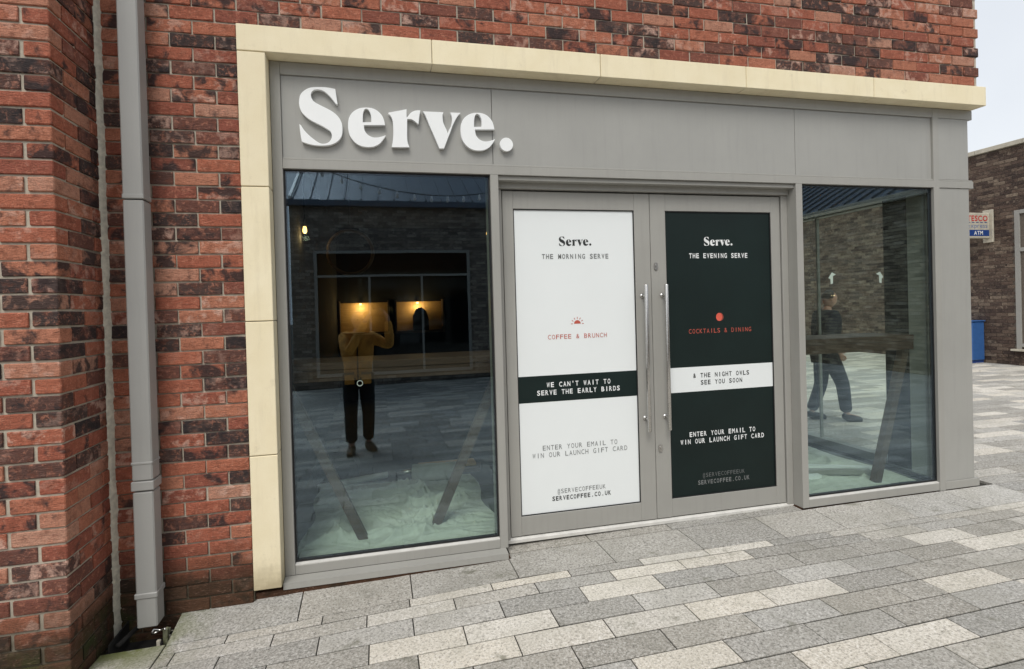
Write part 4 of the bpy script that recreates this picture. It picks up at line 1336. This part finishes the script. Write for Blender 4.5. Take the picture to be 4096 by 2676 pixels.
def person(label, loc, rz, J, mats, curl, palm, scale=1.0, hair=True):
    mj, mt, ms = mats
    t = thing('person', label, 'person', loc=loc, rz=rz)
    t.scale = (scale,) * 3
    # continuous body
    V, E, Rr = [Vector(J['pelvis'])], [], [(.115, .09)]
    c = chain(V, E, Rr, 0, [(J['waist'], (.115, .085)), (J['chest'], (.145, .095)), (J['neck'], .058), (J['skull'], .05)])
    chest = 2
    wr = []
    for s in ('r', 'l'):
        sh, el_, wi = Vector(J['sh_' + s]), Vector(J['el_' + s]), Vector(J['wr_' + s])
        k = chain(V, E, Rr, chest, [(sh, .058), (sh.lerp(el_, .5), .045), (el_, .038), (el_.lerp(wi, .45), .036), (wi, .025)])
        wr.append(k)
    for s in ('r', 'l'):
        hp_, kn, an, to = (Vector(J[q + s]) for q in ('hip_', 'kn_', 'an_', 'toe_'))
        chain(V, E, Rr, 0, [(hp_, .085), (hp_.lerp(kn, .5), .074), (kn, .055), (kn.lerp(an, .4), .052), (an, .036), (to, .03)])
    for s, k in (('r', wr[0]), ('l', wr[1])):
        d = J.get('hd_' + s, (Vector(J['wr_' + s]) - Vector(J['el_' + s])))
        hand(V, E, Rr, k, d, palm[s], 1 if s == 'r' else -1, curl)
    bme = skin_mesh('body', V, E, Rr, M_SKIN, None, 1)
    mb = MB().add([v.co[:] for v in bme.vertices], [tuple(p.vertices) for p in bme.polygons])
    rot = head_mesh(mb, J['head'], J.get('head_yaw', 0), J.get('head_tilt', 0))
    mb.build('body', M_SKIN, t, smooth=True)
    for s in (-1, 1):
        bm_ = MB()
        ctr = rot @ Vector((s * .031, .086, .010)) + Vector(J['head'])
        bm_.tube([ctr - rot @ Vector((0, .008, 0)), ctr, ctr + rot @ Vector((0, .005, 0))], [.011, .011, .004], 10).build('eye', M_INK_WHITE if False else M_HAIR, t, smooth=True)
    if hair: hair_mesh(J['head'], rot, M_HAIR, t)
    # jacket
    V, E, Rr = [Vector(J['hem'])], [], [(.195, .15)]
    chain(V, E, Rr, 0, [(J['pelvis'], (.19, .145)), (J['waist'], (.182, .138)), (J['chest'], (.195, .14)), (Vector(J['chest']).lerp(Vector(J['neck']), .62), (.105, .09)), (J['neck'], .074)])
    for s in ('r', 'l'):
        sh, el_, wi = Vector(J['sh_' + s]), Vector(J['el_' + s]), Vector(J['wr_' + s])
        chain(V, E, Rr, 3, [(sh, .088), (sh.lerp(el_, .5), .076), (el_, .068), (el_.lerp(wi, .5), .058), (el_.lerp(wi, .92), .044)])
    skin_mesh('jacket', V, E, Rr, mj, t)
    V, E, Rr = [Vector(J['pelvis'])], [], [(.145, .118)]
    for s in ('r', 'l'):
        hp_, kn, an = (Vector(J[q + s]) for q in ('hip_', 'kn_', 'an_'))
        chain(V, E, Rr, 0, [(hp_, (.112, .118)), (hp_.lerp(kn, .5), .104), (kn, .086), (kn.lerp(an, .5), .080), (an + Vector((0, 0, .03)), .072)])
    skin_mesh('trousers', V, E, Rr, mt, t)
    for s in ('r', 'l'):
        an, to = Vector(J['an_' + s]), Vector(J['toe_' + s])
        d = (to - an); d.z = 0; d.normalize()
        lift = J.get('lift_' + s, 0)
        V = [an + Vector((0, 0, .04)), an + Vector((0, 0, -.02)) - d * .01, an + Vector((0, 0, -.06)) - d * .035, an + d * .07 + Vector((0, 0, -.055)), an + d * .15 + Vector((0, 0, -.065)), an + d * .20 + Vector((0, 0, -.068))]
        skin_mesh('shoe', V, [(0, 1), (1, 2), (1, 3), (3, 4), (4, 5)], [.06, .058, .046, .052, .054, .040], ms, t)
    return t

# the photographer, standing behind the phone that takes the picture
PL = Vector((.46, -3.42, 0)); PL.z = H(PL.x, PL.y)
def loc_(p): return Vector(p) - PL
PH_W = Vector((.714, -3.196, 1.530))
ph = loc_(PH_W)
Jp = dict(pelvis=(0, -.01, .94), hem=(0, 0, .80), waist=(.0, -.005, 1.10), chest=(.01, -.01, 1.32), neck=(.01, .0, 1.50), skull=(.01, .02, 1.56), head=(.02, .035, 1.635), head_yaw=-.35, head_tilt=0.0,
          sh_r=(.19, .0, 1.42), el_r=(.40, .08, 1.30), wr_r=(ph.x + .125, ph.y - .055, ph.z - .075),
          sh_l=(-.17, .02, 1.42), el_l=(-.10, .22, 1.24), wr_l=(ph.x - .125, ph.y - .045, ph.z - .085),
          hd_r=(-.55, .12, .8), hd_l=(.55, .10, .8),
          hip_r=(.095, -.01, .90), kn_r=(.11, .0, .49), an_r=(.10, -.05, .088), toe_r=(.16, .08, .03),
          hip_l=(-.095, -.01, .90), kn_l=(-.10, .06, .49), an_l=(-.10, .10, .088), toe_l=(-.11, .26, .03))
person('person in a mustard jacket and black trousers taking the photo, reflected in the left window', PL, 0, Jp, (M_JACKET, M_TROUSER, M_BOOT), .55,
       dict(r=(-.6, -.2, -.2), l=(.6, -.2, -.2)))
for s_ in (-1, 1):
    pk = MB().box(s_ * .10 - .058, s_ * .10 + .058, .128, .150, .86, 1.0, .008).build('pocket', M_JACKET, bpy.data.objects['person'])
    MB().box(s_ * .10 - .060, s_ * .10 + .060, .149, .156, .975, 1.005, .003).build('pocket_flap', M_BOOT, pk)
MB().box(-.006, .010, .120, .152, .80, 1.36, .002).build('zip', M_TROUSER, bpy.data.objects['person'])
phn = thing('phone', 'black phone held up by the person in the mustard jacket', 'phone', loc=PH_W)
MB().box(-.078, .078, -.0045, .0040, -.037, .037, .003).build('phone_case', M_GASKET, phn)
MB().box(-.075, .075, -.0055, -.0046, -.034, .034, 0).build('screen', M_INK_GREY, phn)
MB().box(.045, .074, .0041, .0055, .005, .034, .0006).build('camera_bump', M_STEEL, phn)

# a passer-by beyond the side window
WL = Vector((6.20, 2.40, 0)); WL.z = H(WL.x, WL.y)
Jw = dict(pelvis=(0, 0, .93), hem=(0, 0, .76), waist=(0, .01, 1.10), chest=(0, .02, 1.32), neck=(0, .03, 1.50), skull=(0, .05, 1.56), head=(0, .065, 1.64), head_tilt=-.1,
          sh_r=(.19, .02, 1.42), el_r=(.25, -.10, 1.16), wr_r=(.24, .04, .95), sh_l=(-.19, .02, 1.42), el_l=(-.25, .0, 1.15), wr_l=(-.23, .17, .98),
          hip_r=(.09, 0, .90), kn_r=(.10, .16, .50), an_r=(.10, .20, .088), toe_r=(.10, .38, .04),
          hip_l=(-.09, 0, .90), kn_l=(-.09, -.02, .48), an_l=(-.09, -.16, .088), toe_l=(-.09, .02, .03))
person('person in a dark coat walking past, seen through the right window', WL, -1.85, Jw, (M_NAVY, M_NAVY, M_SHOE), .35, dict(r=(-1, 0, 0), l=(1, 0, 0)), scale=.93)
